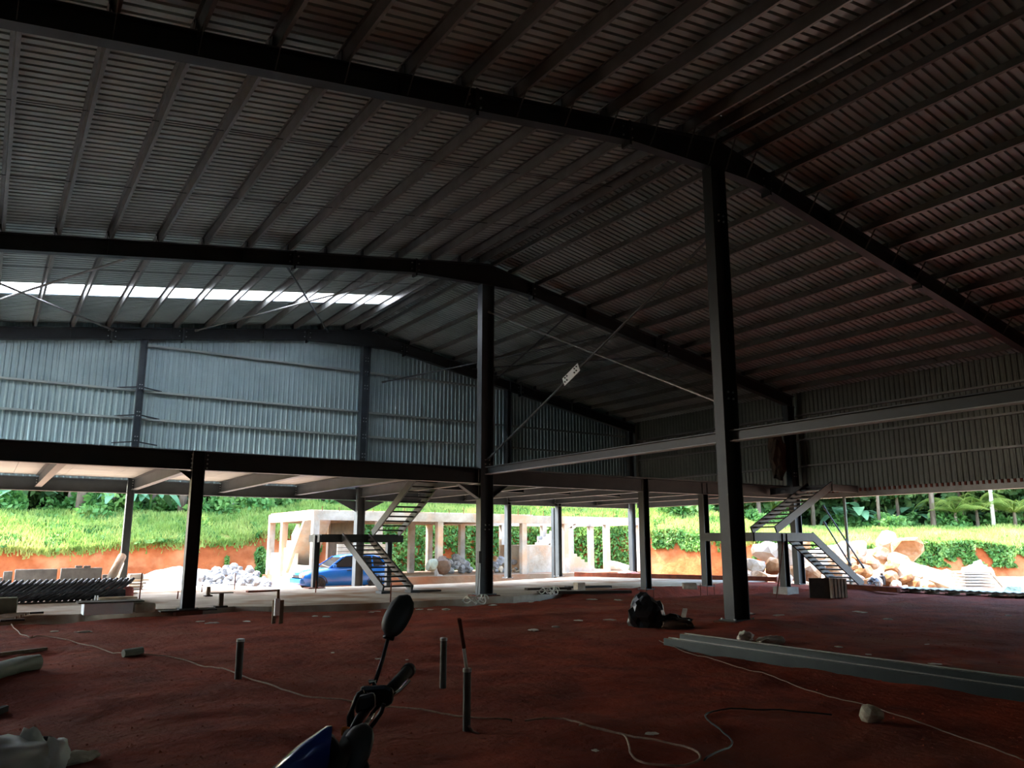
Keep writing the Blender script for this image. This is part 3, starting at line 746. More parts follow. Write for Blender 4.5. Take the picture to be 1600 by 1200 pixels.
# trees on the crest
def crown_mesh(key, n, rx, rz, leaf, rng):
    c = [(rng.normal(0, rx * 0.45), rng.normal(0, rx * 0.45), rng.uniform(-rz, rz)) for _ in range(14)]
    P = []
    for k in range(n):
        q = c[k % len(c)]; v = rng.normal(size=3); v /= np.linalg.norm(v); r = rng.uniform(0.6, 1.0) * rx * 0.5
        P.append((q[0] + v[0] * r, q[1] + v[1] * r, q[2] + v[2] * r * 0.8))
    V, Fc = leaf_quads(P, leaf, 0.0, 1.7, rng); me = bpy.data.meshes.new(key); me.from_pydata(V.tolist(), [], Fc.tolist()); me.materials.append(M['leaf']); return me
CROWNS = [crown_mesh('crown', 2600, 2.6, 2.6, 0.55, np.random.default_rng(20 + i)) for i in range(4)]
TR = MB(); TR.tube([(0, 0, -0.4), (0.05, 0.03, 1.5), (-0.04, 0.05, 4), (0.1, 0, 7.5)], [0.2, 0.16, 0.13, 0.06], 9)
for q in ((0.9, 0.5, 5.4), (-0.9, 0.3, 6.0), (0.1, -1.0, 5.6)): TR.tube([(0, 0, 3.6), (q[0] * .5, q[1] * .5, 4.6), q], [0.07, 0.05, 0.03], 6)
trunk0 = bpy.data.meshes.new('trunk'); trunk0.from_pydata([tuple(v) for v in TR.v], [], TR.f); trunk0.materials.append(M['bark']); trunk0.polygons.foreach_set('use_smooth', [True] * len(trunk0.polygons))
def tree(p, sc, k, label, group, crown_z=6.2, cs=1.0):
    t = thing('tree', label, 'tree', p, group); t.rotation_euler.z = random.uniform(0, 6.28); t.scale = (sc, sc, sc)
    a = bpy.data.objects.new('trunk', trunk0); COL.objects.link(a); a.parent = t
    c = bpy.data.objects.new('crown', CROWNS[k % 4]); COL.objects.link(c); c.parent = t; c.location = (0, 0, crown_z); c.scale = (cs, cs, cs)
    return t
def crest(px, back):
    best = min(np.arange(0, CUM[-1], 0.3), key=lambda s: abs(800 + F_PX * ((bank_pt(s, 2 + back) - EYE).dot(RT)) / max(0.1, (bank_pt(s, 2 + back) - EYE).dot(FW)) - px))
    return bank_pt(best, 2 + back)
for i, px in enumerate(range(-140, 1800, 78)):
    tree(crest(px + random.uniform(-15, 15), random.uniform(2.5, 6)), random.uniform(0.8, 1.1), i, 'slim pale-barked tree in the front row on the bank crest', 'front row of trees on the bank')
for i, px in enumerate(range(-120, 1800, 62)):
    tree(crest(px + random.uniform(-20, 20), random.uniform(7, 12)), random.uniform(0.9, 1.3), i + 1, 'dark leafy tree deeper in the wood on the bank', 'trees deeper in the wood', 4.2, 1.15)
for i, px in enumerate(range(-130, 1800, 58)):
    tree(crest(px + random.uniform(-20, 20), random.uniform(16, 26)), random.uniform(1.2, 1.6), i + 2, 'tall tree at the back of the wood', 'tall trees at the back of the wood', 4.0, 1.3)
# undergrowth bushes
BUSH = [crown_mesh('foliage', 900, 1.3, 0.5, 0.36, np.random.default_rng(50 + i)) for i in range(3)]
for me in BUSH: me.materials[0] = M['vine']
for i, px in enumerate(range(-100, 1720, 70)):
    o = bpy.data.objects.new('bush', BUSH[i % 3]); COL.objects.link(o); p = crest(px + random.uniform(-25, 25), random.uniform(0.3, 5)); o.location = (p.x, p.y, p.z + 0.45)
    o.rotation_euler.z = random.uniform(0, 6); k = random.uniform(0.7, 1.2); o.scale = (k, k, k)
    tag(o, 'round leafy bush under the trees on the bank crest', 'bush', 'bushes under the trees')
# broad-leaved plants (separate leaves)
def broad_leaf(mb, base, d, L, w, droop):
    base = Vector(base); d = Vector(d).normalized(); s = d.cross(Vector((0, 0, 1))).normalized(); prev = None; n = 7; rows_ = []
    for i in range(n):
        t = i / (n - 1); c = base + d * L * t + Vector((0, 0, -droop * t * t)); ww = w * math.sin(PI * min(1, 0.08 + 0.9 * t)) ** 0.7
        rows_.append((c + s * ww, c + Vector((0, 0, -0.05 * w)), c - s * ww))
    vs = [v for r in rows_ for v in r]; fs = []
    for i in range(n - 1):
        for j in (0, 1): fs.append((3 * i + j, 3 * i + j + 1, 3 * i + 4 + j, 3 * i + 3 + j))
    mb.add(vs, fs)
def broad_plant(p, n, h, L, label, group=None):
    t = thing('broad_leaved_plant', label, 'plant', p, group); p = Vector(p)
    MB().tube([p - Vector((0, 0, .3)), p + Vector((0, 0, h))], [0.1, 0.06], 7).build('stem', M['vine'], t)
    for i in range(n):
        a = 2 * PI * i / n + random.uniform(-.3, .3); mb = MB()
        broad_leaf(mb, p + Vector((0, 0, h * random.uniform(0.5, 1))), (math.cos(a), math.sin(a), random.uniform(0.3, 1.1)), L * random.uniform(.8, 1.2), L * 0.2, L * random.uniform(.5, .9))
        mb.build('leaf', M['big_leaf'], t, True)
for px, back, w in ((185, 1.0, 'above the left end-wall post'), (232, 1.2, 'between the two left posts'), (1310, 6, 'just right of the right stair top'), (1345, 3, 'second to the right of the right stair'), (1395, 7, 'left of the dark tree trunks'), (1430, 5, 'right of centre in the far right opening'), (1455, 8, 'beside the young palms'), (20, 1.5, 'at the left edge of view')):
    broad_plant(crest(px, back), 9, 2.0, 2.3, 'broad-leaved green plant on the bank ' + w)
def frond(mb, base, a, L, rise, w):
    d = Vector((math.cos(a), math.sin(a), 0)); pts = []
    for i in range(9):
        t = i / 8; pts.append(Vector(base) + d * L * t * 0.85 + Vector((0, 0, rise * (t - 0.95 * t * t) * 2)))
    mb.tube(pts, [0.03 * (1 - 0.8 * i / 8) + 0.005 for i in range(9)], 4)
    s = d.cross(Vector((0, 0, 1)))
    for i in range(1, 34):
        t = i / 34; k = t * 8; j = min(7, int(k)); c = pts[j].lerp(pts[j + 1], k - j); ll = w * math.sin(PI * (0.1 + 0.85 * t))
        for sg in (-1, 1):
            tip = c + s * sg * ll + d * ll * 0.5 + Vector((0, 0, -ll * 0.45)); e = d * 0.035
            mb.add([c - e, c + e, tip], [(0, 1, 2)])
def palm(p, n, L, h, label):
    t = thing('young_palm', label, 'palm', p); p = Vector(p)
    MB().tube([p - Vector((0, 0, .3)), p + Vector((0, 0, h))], [0.16, 0.1], 8).build('trunk', M['bark'], t)
    for i in range(n):
        mb = MB(); frond(mb, p + Vector((0, 0, h)), 2 * PI * i / n + random.uniform(-.25, .25), L * random.uniform(.8, 1.15), L * random.uniform(0.25, 0.75), L * 0.24)
        mb.build('frond', M['palm_leaf'], t)
palm(crest(1492, 1.5), 12, 3.2, 1.4, 'young yellow-green palm left of the white trunk on the far right bank')
palm(crest(1530, 3), 12, 3.6, 1.5, 'young palm right behind the bare twigs on the far right bank')
palm(crest(1582, 1.2), 13, 3.2, 1.3, 'young palm at the right edge of view, right of the white trunk')
palm(crest(1205, 5), 12, 3.2, 1.6, 'palm seen between the near ridge post and right stair')
palm(crest(990, 2), 9, 2.2, 0.8, 'small palm above the concrete frame, left of the dark hanging post')
for px, r, lab in ((1554, 0.16, 'straight white-barked trunk among the young palms at far right'), (363, 0.16, 'white post-like trunk on the crest beside the left front post'), (1376, 0.14, 'pale slim trunk in the far right opening'), (1460, 0.22, 'thick dark trunk in the far right opening'), (125, 0.3, 'thick grey trunk on the crest at the left'), (283, 0.28, 'thick trunk on the crest left of the left front post')):
    p = crest(px, 1.2); t = thing('tree', lab, 'tree', p)
    MB().tube([p - Vector((0, 0, .4)), p + Vector((0.1, 0, 3)), p + Vector((0.0, 0.1, 8))], [r, r * .85, r * .5], 9).build('trunk', M['plaster'] if 'white' in lab else M['bark'], t, True)
    c = bpy.data.objects.new('crown', CROWNS[0]); COL.objects.link(c); c.parent = t; c.location = (0, 0, 9)

# ------------------------------------------------------------------ unfinished concrete frame building
fb = thing('concrete_frame_building', 'unfinished white concrete frame building with bare columns behind the blue car', 'building', (12.8, 36, G))
BX0, BX1, BY0, BY1, ZT, ZF = 12.85, 32.7, 36.0, 42.8, 3.05, -0.02
MB().box((BX0 - 0.3, BY0 - 0.5, G - 0.2), (BX1 + 0.4, BY1, ZF)).build('plinth', M['outside_earth'], fb)
for x in (12.85, 16.0, 19.3, 22.2, 24.4, 27.2, 30.2, 32.7):
    MB().box((x - 0.15, BY0 - 0.15, ZF), (x + 0.15, BY0 + 0.15, ZT - 0.4)).build('column', M['concrete'], fb)
for x in (12.85, 15.3, 20.0, 23.2, 26.0, 29.0, 32.7):
    MB().box((x - 0.15, BY0 + 4.4, ZF), (x + 0.15, BY0 + 4.7, ZT - 0.4)).build('column', M['concrete'], fb)
for x in (12.85, 22.2, 32.7): MB().box((x - 0.15, BY1 - 0.3, ZF), (x + 0.15, BY1, ZT - 0.4)).build('column', M['concrete'], fb)
MB().box((BX0 - 0.16, BY0 - 0.17, ZT - 0.42), (BX1 + 0.16, BY0 + 0.16, ZT)).build('front_beam', M['concrete'], fb)
MB().box((BX0 - 0.16, BY0 + 4.38, ZT - 0.42), (BX1 + 0.16, BY0 + 4.72, ZT)).build('middle_beam', M['concrete'], fb)
MB().box((BX0 - 0.16, BY1 - 0.33, ZT - 0.42), (BX1 + 0.16, BY1, ZT)).build('rear_beam', M['concrete'], fb)
for x in (BX0, 22.2, BX1): MB().box((x - 0.16, BY0, ZT - 0.42), (x + 0.16, BY1, ZT - 0.004)).build('cross_beam', M['concrete'], fb)
MB().box((BX0 - 0.1, BY0 + 0.2, ZT - 0.12), (25.2, BY1 - 0.2, ZT + 0.06)).build('roof_slab', M['concrete'], fb)
for k in range(24):
    x = BX0 + 0.3 + k * 0.84; MB().tube([(x, BY0, ZT - 0.05), (x + random.uniform(-.05, .05), BY0, ZT + random.uniform(0.12, 0.4))], 0.015, 5).build('starter_bar', M['rust'], fb)
# left end wall with a stepped broken edge and a dark doorway
poly = [(BX0, BY1 - 0.3, ZF), (BX0, BY0 + 2.6, ZF), (BX0, BY0 + 2.6, 2.5), (BX0, BY0 + 3.3, 2.0), (BX0, BY0 + 3.3, 1.7), (BX0, BY0 + 4.0, 1.7), (BX0, BY0 + 4.0, 1.35), (BX0, BY0 + 5.0, 1.35), (BX0, BY0 + 5.0, 1.1), (BX0, BY1 - 0.3, 1.1)]
MB().prism(poly, (0.14, 0, 0)).build('end_wall', M['plaster'], fb)
MB().box((BX0 - 0.02, BY0 + 0.15, ZF), (BX0 + 0.14, BY0 + 2.6, 0.55)).build('low_wall', M['plaster'], fb)
MB().box((BX0 + 2.4, BY0 + 0.4, ZF), (BX0 + 2.55, BY0 + 4.4, 2.6)).build('shaded_inner_wall', M['tarp'], fb)  # dark brown colour paints the shade of the void behind the doorway
MB().bar((BX0 + 0.5, BY0 + 3.6, 0.2), (BX0 + 0.5, BY0 + 0.9, 2.95), 1.3, 0.16).build('stair_flight', M['concrete'], fb)
for k in range(9):                                     # plank stack in front of the first bay
    MB().box((BX0 + 1.0, BY0 - 0.3, ZF + 0.05 + k * 0.17), (BX0 + 3.6, BY0 - 0.18, ZF + 0.05 + k * 0.17 + 0.15)).build('plank', M['pale_wood'], fb)
# inside stair at the right end
sx = 27.9
for k in range(9):
    MB().box((sx + (8 - k) * 0.27 - 0.0, BY0 + 1.2, ZF), (sx + (9 - k) * 0.27, BY0 + 2.5, ZF + 0.165 * (k + 1))).build('step', M['concrete'], fb)
MB().box((25.4, BY0 + 1.2, ZF), (27.9, BY0 + 3.9, ZF + 1.5)).build('stair_landing', M['concrete'], fb)
MB().prism([(27.9, BY0 + 2.7, 1.42), (30.4, BY0 + 2.7, 2.98), (30.4, BY0 + 2.7, 2.7), (28.1, BY0 + 2.7, 1.28)], (0, 1.2, 0)).build('upper_flight', M['concrete'], fb)
for k in range(9):
    MB().box((27.9 + k * 0.27, BY0 + 2.7, 1.45 + k * 0.17), (27.9 + (k + 1) * 0.27, BY0 + 3.9, 1.45 + (k + 1) * 0.17)).build('step', M['concrete'], fb)
MB().box((28.2, BY0 + 4.0, ZF), (30.4, BY0 + 4.12, 2.0)).build('stair_wall', M['block'], fb)

# ------------------------------------------------------------------ rocks
def rock_mesh(key, seed, m, sub=2):
    bm = bmesh.new(); bmesh.ops.create_icosphere(bm, subdivisions=sub, radius=1.0); r = random.Random(seed)
    planes = [(Vector((r.gauss(0, 1), r.gauss(0, 1), r.gauss(0, 1))).normalized(), r.uniform(0.55, 0.9)) for _ in range(9)]
    for v in bm.verts:
        for n, d in planes:
            e = v.co.dot(n) - d
            if e > 0: v.co -= n * e
        v.co *= 1 + 0.12 * mnoise.noise(v.co * 1.7 + Vector((seed, 0, 0)))
    me = bpy.data.meshes.new(key); bm.to_mesh(me); bm.free(); me.materials.append(m); return me
RK = [rock_mesh('rock', i, M['rock']) for i in range(6)]
BT = [rock_mesh('boulder', 30 + i, M['boulder']) for i in range(5)]
BW = [rock_mesh('boulder', 60 + i, M['white_boulder']) for i in range(4)]
SMOOTH_ROCK = [rock_mesh('stone', 90, M['stone'])]
def put_rock(name, me, p, r, label, cat='rock', group=None, sq=(1, 1, 0.8)):
    o = bpy.data.objects.new(name, me); COL.objects.link(o); o.location = p
    o.rotation_euler = (random.uniform(-.5, .5), random.uniform(-.5, .5), random.uniform(0, 6.28)); o.scale = (r * sq[0], r * sq[1], r * sq[2])
    return tag(o, label, cat, group)
# heap under the boulders
def mound(name, c, rx, ry, h, m, label, cat, rot=0.0, seed=0, z0=G, sharp=1.0):
    n, k = 44, 14; V = []; Fc = []
    for j in range(k + 1):
        rr = j / k
        for i in range(n):
            a = 2 * PI * i / n; x = rx * rr * math.cos(a) * (1 + 0.12 * nz(math.cos(a) * 2, math.sin(a) * 2, seed)); y = ry * rr * math.sin(a) * (1 + 0.12 * nz(math.cos(a) * 2, math.sin(a) * 2, seed + 5))
            z = h * (1 - rr ** (1.25 * sharp)) * (1 + 0.25 * nz(x, y, seed)) + 0.06 * nz(x * 3, y * 3, seed) * (1 - rr) - 0.15 * rr
            V.append((c[0] + x * math.cos(rot) - y * math.sin(rot), c[1] + x * math.sin(rot) + y * math.cos(rot), z0 + z))
    for j in range(k):
        for i in range(n): Fc.append((j * n + i, j * n + (i + 1) % n, (j + 1) * n + (i + 1) % n, (j + 1) * n + i))
    o = raw(name, V, Fc, m, None, True); return tag(o, label, cat)
mc = onz(1315, 905, G) + Vector((2.0, 1.2, 0))
mound('earth_heap', mc, 7.0, 3.2, 2.0, M['boulder'], 'tan earth heap under the pile of pale boulders', 'heap', math.radians(-38), 3)
BL = [(1385, 846, 14, 'w', 'white-topped boulder crowning the pile right of the right stair'), (1414, 860, 18, 't', 'large slanting tan slab on the right of the boulder pile'), (1343, 858, 13, 'w', 'white boulder left of the crowning one, beside the sloping brace'), (1378, 868, 12, 't', None), (1340, 874, 11, 't', None), (1402, 878, 14, 't', None), (1420, 893, 15, 'w', None), (1392, 890, 8, 't', None), (1442, 892, 10, 'w', 'pale square boulder at the right edge of the boulder pile'), (1416, 906, 10, 't', None), (1352, 892, 11, 't', None), (1335, 905, 12, 'w', None), (1386, 905, 13, 't', None), (1466, 908, 18, 'w', 'broad white boulder low at the right foot of the pile'), (1481, 903, 13, 't', 'brown boulder beside the pale slatted stack'), (1366, 912, 11, 'w', None),
      (1195, 862, 16, 'w', 'rounded cream boulder at upper left, right of the near ridge post'), (1178, 886, 16, 'w', None), (1216, 862, 12, 'w', None), (1208, 886, 13, 't', None), (1238, 870, 18, 'w', 'large white boulder behind the right stair post'), (1240, 897, 13, 't', None), (1266, 897, 13, 't', None), (1186, 905, 11, 't', None), (1225, 905, 12, 'w', None), (1274, 868, 12, 'w', None), (1300, 893, 13, 't', None), (1303, 865, 12, 'w', None), (1321, 880, 12, 't', None), (1280, 885, 12, 'w', None), (1258, 850, 9, 't', None), (1325, 862, 10, 'w', None), (1362, 880, 9, 't', None), (1164, 900, 10, 't', None), (1430, 912, 9, 't', None), (1452, 918, 8, 't', None), (1400, 916, 8, 'w', None), (1350, 912, 8, 't', None)]
for i, (px, py, r, k, lab) in enumerate(BL):
    D = 34.5 + (915 - py) * 0.055; p = ond(px, py, D); rr = r * D / F_PX * 1.3
    put_rock('boulder', (BW if k == 'w' else BT)[i % 4], p, rr, lab or ('weathered tan boulder in the pile by the right stair' if k == 't' else 'chalky white boulder in the pile by the right stair'), 'boulder', None if lab else ('tan boulders in the pile' if k == 't' else 'white boulders in the pile'), (1.5, 1.0, 0.75) if px == 1414 else (1.15, 1.0, 0.9))
for k in range(60):
    px, py = random.uniform(1160, 1500), random.uniform(885, 925); p = onz(px, py + 3, G) if random.random() < 0.6 else ond(px, py, 35.5)
    put_rock('stone', BT[k % 4], p, random.uniform(0.08, 0.2), 'small stone among the boulders by the right stair', 'stone', 'small stones round the boulders')
# gravel, crushed rock, tan heap at left
gp = onz(272, 917, G); mound('gravel_heap', gp + Vector((0.5, 1.4, 0)), 3.0, 1.7, 0.85, M['gravel'], 'pale grey gravel heap left of the left front post', 'gravel heap', 0, 11, G, 1.7)
tp = onz(190, 912, G); mound('sand_heap', tp + Vector((0.4, 3.0, 0)), 2.2, 1.6, 1.5, M['boulder'], 'tan sand heap behind the leaning concrete pole', 'sand heap', 0, 17)
rc_ = onz(366, 915, G)
mound('rubble_heap', rc_ + Vector((0.3, 1.1, 0)), 1.9, 1.3, 0.85, M['gravel'], 'grey stone dust under the heap of broken rock', 'heap', 0, 23)
for k in range(120):
    px = random.uniform(316, 420); u = (px - 366) / 52; top = 884 + 22 * max(0, abs(u)) ** 2 * (1.2 if u > 0 else 0.6); py = random.uniform(top, 918)
    D = 35.6 - (py - 884) * 0.035 - 0.8
    put_rock('rock', RK[k % 6], ond(px, py, D), random.uniform(0.1, 0.26), 'jagged grey rock in the rubble heap between gravel and concrete frame', 'rock', 'broken rocks in the grey heap')
for k in range(70):
    px = random.uniform(770, 880); py = random.uniform(868 + abs(px - 820) * 0.1, 894); p = ony(px, py, 38.2)
    put_rock('rubble_piece', RK[k % 6] if k % 3 else BT[k % 4], p, random.uniform(0.1, 0.3), 'broken lump in the rubble inside the concrete frame, right of centre', 'rubble', 'rubble lumps inside the frame')
for k in range(30):
    px = random.uniform(692, 735); py = random.uniform(870, 892); p = ony(px, py, 38.4)
    put_rock('rubble_piece', RK[k % 6], p, random.uniform(0.12, 0.3), 'pale lump in the rubble inside the concrete frame, left of the middle ridge post', 'rubble', 'pale rubble left of the ridge post')
for k in range(8):
    a = ony(805 + k * 7, 893, 37.8); MB_ = MB().bar(a, a + Vector((random.uniform(1.0, 2.4), random.uniform(-.3, .3), random.uniform(0.05, 0.5))), 0.2, 0.05)
    tag(MB_.build('plank', M['pale_wood']), 'loose pale plank lying on the rubble inside the frame', 'plank', 'planks on the rubble')
put_rock('cement_lump', BW[0], ony(965, 885, 37.2), 0.55, 'flat pale lump of concrete beside the inside stair', 'lump', None, (1.6, 1.0, 0.6))
t = thing('tarp_heap', 'brown and green crumpled heap at the foot of the frame column', 'tarp', ony(688, 892, 35.3))
for i, (dx, m) in enumerate(((-0.45, M['green_pipe']), (0.15, M['tarp']))):
    o = bpy.data.objects.new('tarp_fold', rock_mesh('tarp_fold', 200 + i, m)); COL.objects.link(o); o.parent = t; o.location = (dx, 0, 0.25); o.scale = (0.42, 0.3, 0.5 if i else 0.36)

# ------------------------------------------------------------------ blue car
cp0 = ony(455, 905, 32.8); CX, CY, CZ = cp0.x + 0.4, 33.4, G + 0.06
car = thing('car', 'blue hatchback car parked behind the middle stair', 'car', (CX, CY, CZ))
def sect(x, zb_, zt_, hw, tuck=0.10, round_=0.12):
    return [Vector((CX + x, CY + s * w, CZ + z)) for s, w, z in (
        (-1, hw - tuck, zb_), (-1, hw, zb_ + 0.22), (-1, hw, zt_ - round_ * 1.2), (-1, hw - round_, zt_), (1, hw - round_, zt_), (1, hw, zt_ - round_ * 1.2), (1, hw, zb_ + 0.22), (1, hw - tuck, zb_))]
body = [sect(0.0, 0.34, 0.62, 0.56), sect(0.10, 0.24, 0.72, 0.70), sect(0.35, 0.2, 0.79, 0.78), sect(0.8, 0.2, 0.86, 0.80), sect(1.15, 0.2, 0.92, 0.81), sect(2.0, 0.2, 0.95, 0.82), sect(3.2, 0.2, 0.98, 0.82), sect(3.75, 0.22, 1.0, 0.79), sect(3.98, 0.3, 0.96, 0.70), sect(4.05, 0.36, 0.8, 0.62)]
MB().loft(body).build('body', M['car_blue'], car, True)
def cab(x, z, hw): return [Vector((CX + x, CY - hw, CZ + z)), Vector((CX + x, CY + hw, CZ + z))]
roofm = MB()
rr_ = [(1.75, 1.36, 0.58), (1.95, 1.42, 0.60), (2.6, 1.46, 0.61), (3.2, 1.43, 0.60), (3.5, 1.36, 0.57)]
roofm.loft([[Vector((CX + x, CY - hw, CZ + z - 0.04)), Vector((CX + x, CY - hw + 0.1, CZ + z + 0.02)), Vector((CX + x, CY + hw - 0.1, CZ + z + 0.02)), Vector((CX + x, CY + hw, CZ + z - 0.04))] for x, z, hw in rr_])
roofm.build('roof', M['car_blue'], car, True)
def quad(pts, name, m, th=0.012):
    pts = [Vector((CX + x, CY + y, CZ + z)) for x, y, z in pts]; n = (pts[1] - pts[0]).cross(pts[2] - pts[0]).normalized(); MB().prism(pts, n * th).build(name, m, car)
quad([(1.12, -0.70, 0.92), (1.12, 0.70, 0.92), (1.78, 0.57, 1.38), (1.78, -0.57, 1.38)], 'windscreen', M['glass'])
quad([(3.92, -0.62, 0.98), (3.92, 0.62, 0.98), (3.48, 0.55, 1.38), (3.48, -0.55, 1.38)], 'rear_window', M['glass'])
for s in (-1, 1):
    quad([(1.32, s * 0.745, 0.95), (2.28, s * 0.765, 0.97), (2.28, s * 0.61, 1.40), (1.90, s * 0.60, 1.38)], 'side_window', M['glass'])
    quad([(2.36, s * 0.765, 0.97), (3.05, s * 0.765, 0.98), (3.05, s * 0.61, 1.39), (2.36, s * 0.615, 1.40)], 'side_window', M['glass'])
    quad([(3.12, s * 0.765, 0.98), (3.66, s * 0.71, 1.0), (3.36, s * 0.58, 1.35), (3.12, s * 0.60, 1.38)], 'side_window', M['glass'])
    for a, b in (((1.15, .76, .93), (1.80, .60, 1.38)), ((2.32, .775, .96), (2.32, .615, 1.41)), ((3.085, .775, .97), (3.085, .615, 1.40)), ((3.8, .72, .98), (3.45, .57, 1.36))):
        MB().bar((CX + a[0], CY + s * a[1], CZ + a[2]), (CX + b[0], CY + s * b[1], CZ + b[2]), 0.06, 0.03, (0, 1, 0)).build('pillar', M['car_blue'], car)
    for x in (0.72, 3.2):
        c_ = (CX + x, CY + s * 0.74, CZ + 0.29)
        w = MB().lathe([(0.17, -0.09), (0.27, -0.09), (0.29, -0.05), (0.29, 0.05), (0.27, 0.09), (0.17, 0.09)], 20, c_, 'y').build('tyre', M['rubber'], car, True)
        MB().lathe([(0.02, -0.07 * 1), (0.19, -0.07), (0.19, 0.07), (0.02, 0.07)], 16, c_, 'y').build('rim', M['alloy'], w)
        sp = MB()
        for k in range(5):
            a = 2 * PI * k / 5; sp.bar((c_[0], c_[1] + s * 0.08, c_[2]), (c_[0] + 0.18 * math.cos(a), c_[1] + s * 0.08, c_[2] + 0.18 * math.sin(a)), 0.05, 0.02, (0, 1, 0))
        sp.build('spokes', M['alloy'], w)
        MB().tube([(c_[0] + 0.34 * math.cos(a), CY + s * 0.80, c_[2] + 0.34 * math.sin(a)) for a in np.linspace(0, PI, 12)], 0.025, 6).build('wheel_arch', M['matt_black'], car)
    MB().box((CX + 1.25, CY + s * 0.82 - 0.06, CZ + 0.95), (CX + 1.4, CY + s * 0.95 + 0.02, CZ + 1.06)).build('door_mirror', M['car_blue'], car, bevel=0.02)
    MB().box((CX - 0.02, CY + s * 0.52 - 0.16, CZ + 0.54), (CX + 0.14, CY + s * 0.52 + 0.14, CZ + 0.68)).build('headlamp', M['lamp'], car, bevel=0.03)
    MB().box((CX + 1.9, CY + s * 0.83 - 0.01, CZ + 0.8), (CX + 2.1, CY + s * 0.83 + 0.012, CZ + 0.83)).build('door_handle', M['matt_black'], car)
MB().box((CX - 0.06, CY - 0.68, CZ + 0.3), (CX + 0.16, CY + 0.68, CZ + 0.5)).build('bumper', M['car_blue'], car, bevel=0.04)
MB().box((CX - 0.03, CY - 0.34, CZ + 0.54), (CX + 0.08, CY + 0.34, CZ + 0.64)).build('grille', M['matt_black'], car)

# ------------------------------------------------------------------ materials lying on the slab, left
rb = thing('rebar_ring_bundle', 'long dark bundle of bent rebar rings lying on the slab at the left edge', 'rebar bundle', (1.2, 25.4, 0.02))
ringm = {}
for k in range(36):
    x = -1.6 + k * 0.142; h = 0.27 + 0.02 * nz(k * 0.7, 3); c = Vector((x, 25.4 + 0.03 * nz(k, 9), 0.32)); tl = 0.42
    pts = []
    for j in range(14):
        a = 2 * PI * j / 14; r = h * (1 + 0.10 * math.cos(4 * a))
        pts.append(c + Vector((tl * math.sin(a) * 1.0 + random.uniform(-.01, .01), r * 1.25 * math.cos(a), r * math.sin(a))))
    mb = MB().tube(pts, 0.038, 6, True); mb.build('ring', M['rebar'], rb)
MB().tube([(-1.8, 25.4, 0.2), (3.6, 25.4, 0.2)], 0.13, 8).build('core_bars', M['rebar'], rb)
tag(MB().box((-1.9, 25.0, 0.02), (3.6, 25.12, 0.06)).build('plank', M['dark_wood']), 'dark plank under the rebar ring bundle', 'plank')
def slab_block(name, x0, x1, y0, y1, z0, z1, m, lab, cat):
    return tag(MB().box((x0, y0, z0), (x1, y1, z1)).build(name, m, bevel=0.02), lab, cat)
yb = 29.0
for px0, px1, ptop, lab in ((-25, 4, 903, 'low grey cement block at the very left edge, behind the rebar rings'), (6, 20, 893, 'narrow stacked cement block, second from the left edge'), (24, 90, 890, 'wide grey concrete wall piece, first of two behind the rebar rings'), (96, 160, 888, 'wide grey concrete wall piece beside the leaning pole, right of two'), (161, 172, 898, 'small cement block at the foot of the leaning pole')):
    a, b = ony(px0, ptop, yb), ony(px1, ptop, yb); slab_block('concrete_block', a.x, b.x, yb, yb + 0.22, 0.02, a.z, M['block'], lab, 'concrete block')
a, b = ony(203, 897, 30.5), ony(225, 897, 30.5); slab_block('concrete_block', a.x, b.x, 30.5, 31.0, -0.3, a.z, M['block'], 'brown-grey block standing right of the left end-wall post', 'concrete block')
for px, w in ((123, 'left'), (136, 'right')):
    p = ony(px, 886.5, yb + 0.1); tag(MB().bar(p - Vector((.1, 0, -.02)), p + Vector((.1, 0, .02)), 0.1, 0.07).build('lump', M['block'], bevel=0.02), 'small dark lump on the wide wall piece, %s of two' % w, 'lump')
p, q = ony(168, 914, 28.6), ony(191, 869, 29.6)
tag(MB().tube([p, q], [0.14, 0.13], 12).build('concrete_pole', M['concrete'], None, True), 'thick pale pole leaning against the left end-wall post', 'pole')
p, q = ony(180, 914, 28.7), ony(192, 880, 30.2)
tag(MB().bar(p, q, 0.08, 0.05).build('board', M['pale_wood']), 'thin pale board leaning behind the thick leaning pole', 'board')
# white foam box and boards
p = onz(130, 962, 0.02); q = onz(192, 961, 0.02)
fb1 = thing('foam_box', 'white foam box on the slab edge left of the left front post', 'box', p)
MB().box((p.x, p.y, 0.02), (p.x + 1.0, p.y + 0.55, 0.27)).build('box', M['foam'], fb1, bevel=0.01)
MB().box((p.x - .12, p.y - .05, 0.275), (p.x + 1.22, p.y + 0.62, 0.30)).build('lid', M['dark_wood'], fb1)['label'] = 'dark board lid'
tag(MB().box((p.x + 1.04, p.y + .05, 0.02), (p.x + 1.5, p.y + 0.6, 0.24)).build('bag', M['pale_wood'], None, True, 0.06), 'tan sack-like block at the right end of the foam box', 'sack')
p2 = onz(190, 940, 0.02)
tag(MB().bar((p2.x - .6, p2.y, 0.12), (p2.x + .35, p2.y + .05, 0.12), 0.5, 0.05).build('board', M['pale_wood']), 'pale board lying behind the foam box', 'board')
tag(MB().bar((p2.x - .4, p2.y + .9, 0.2), (p2.x + .4, p2.y + 1.0, 0.2), 0.4, 0.35).build('tarp', M['pink'], None, False, 0.08), 'faded pink cloth bundle at the end of the rebar rings', 'cloth')
for k in range(5):
    a = onz(188 + k * 5, 930 - k * 2, 0.02); tag(MB().bar(a + Vector((-.3, 0, .04 + .07 * k)), a + Vector((.45, .1, .05 + .07 * k)), 0.3, 0.05).build('board', M['block' if k % 2 else 'pale_wood']), 'broken board in the stack at the foot of the left end-wall post', 'board', 'boards by the left end-wall post')
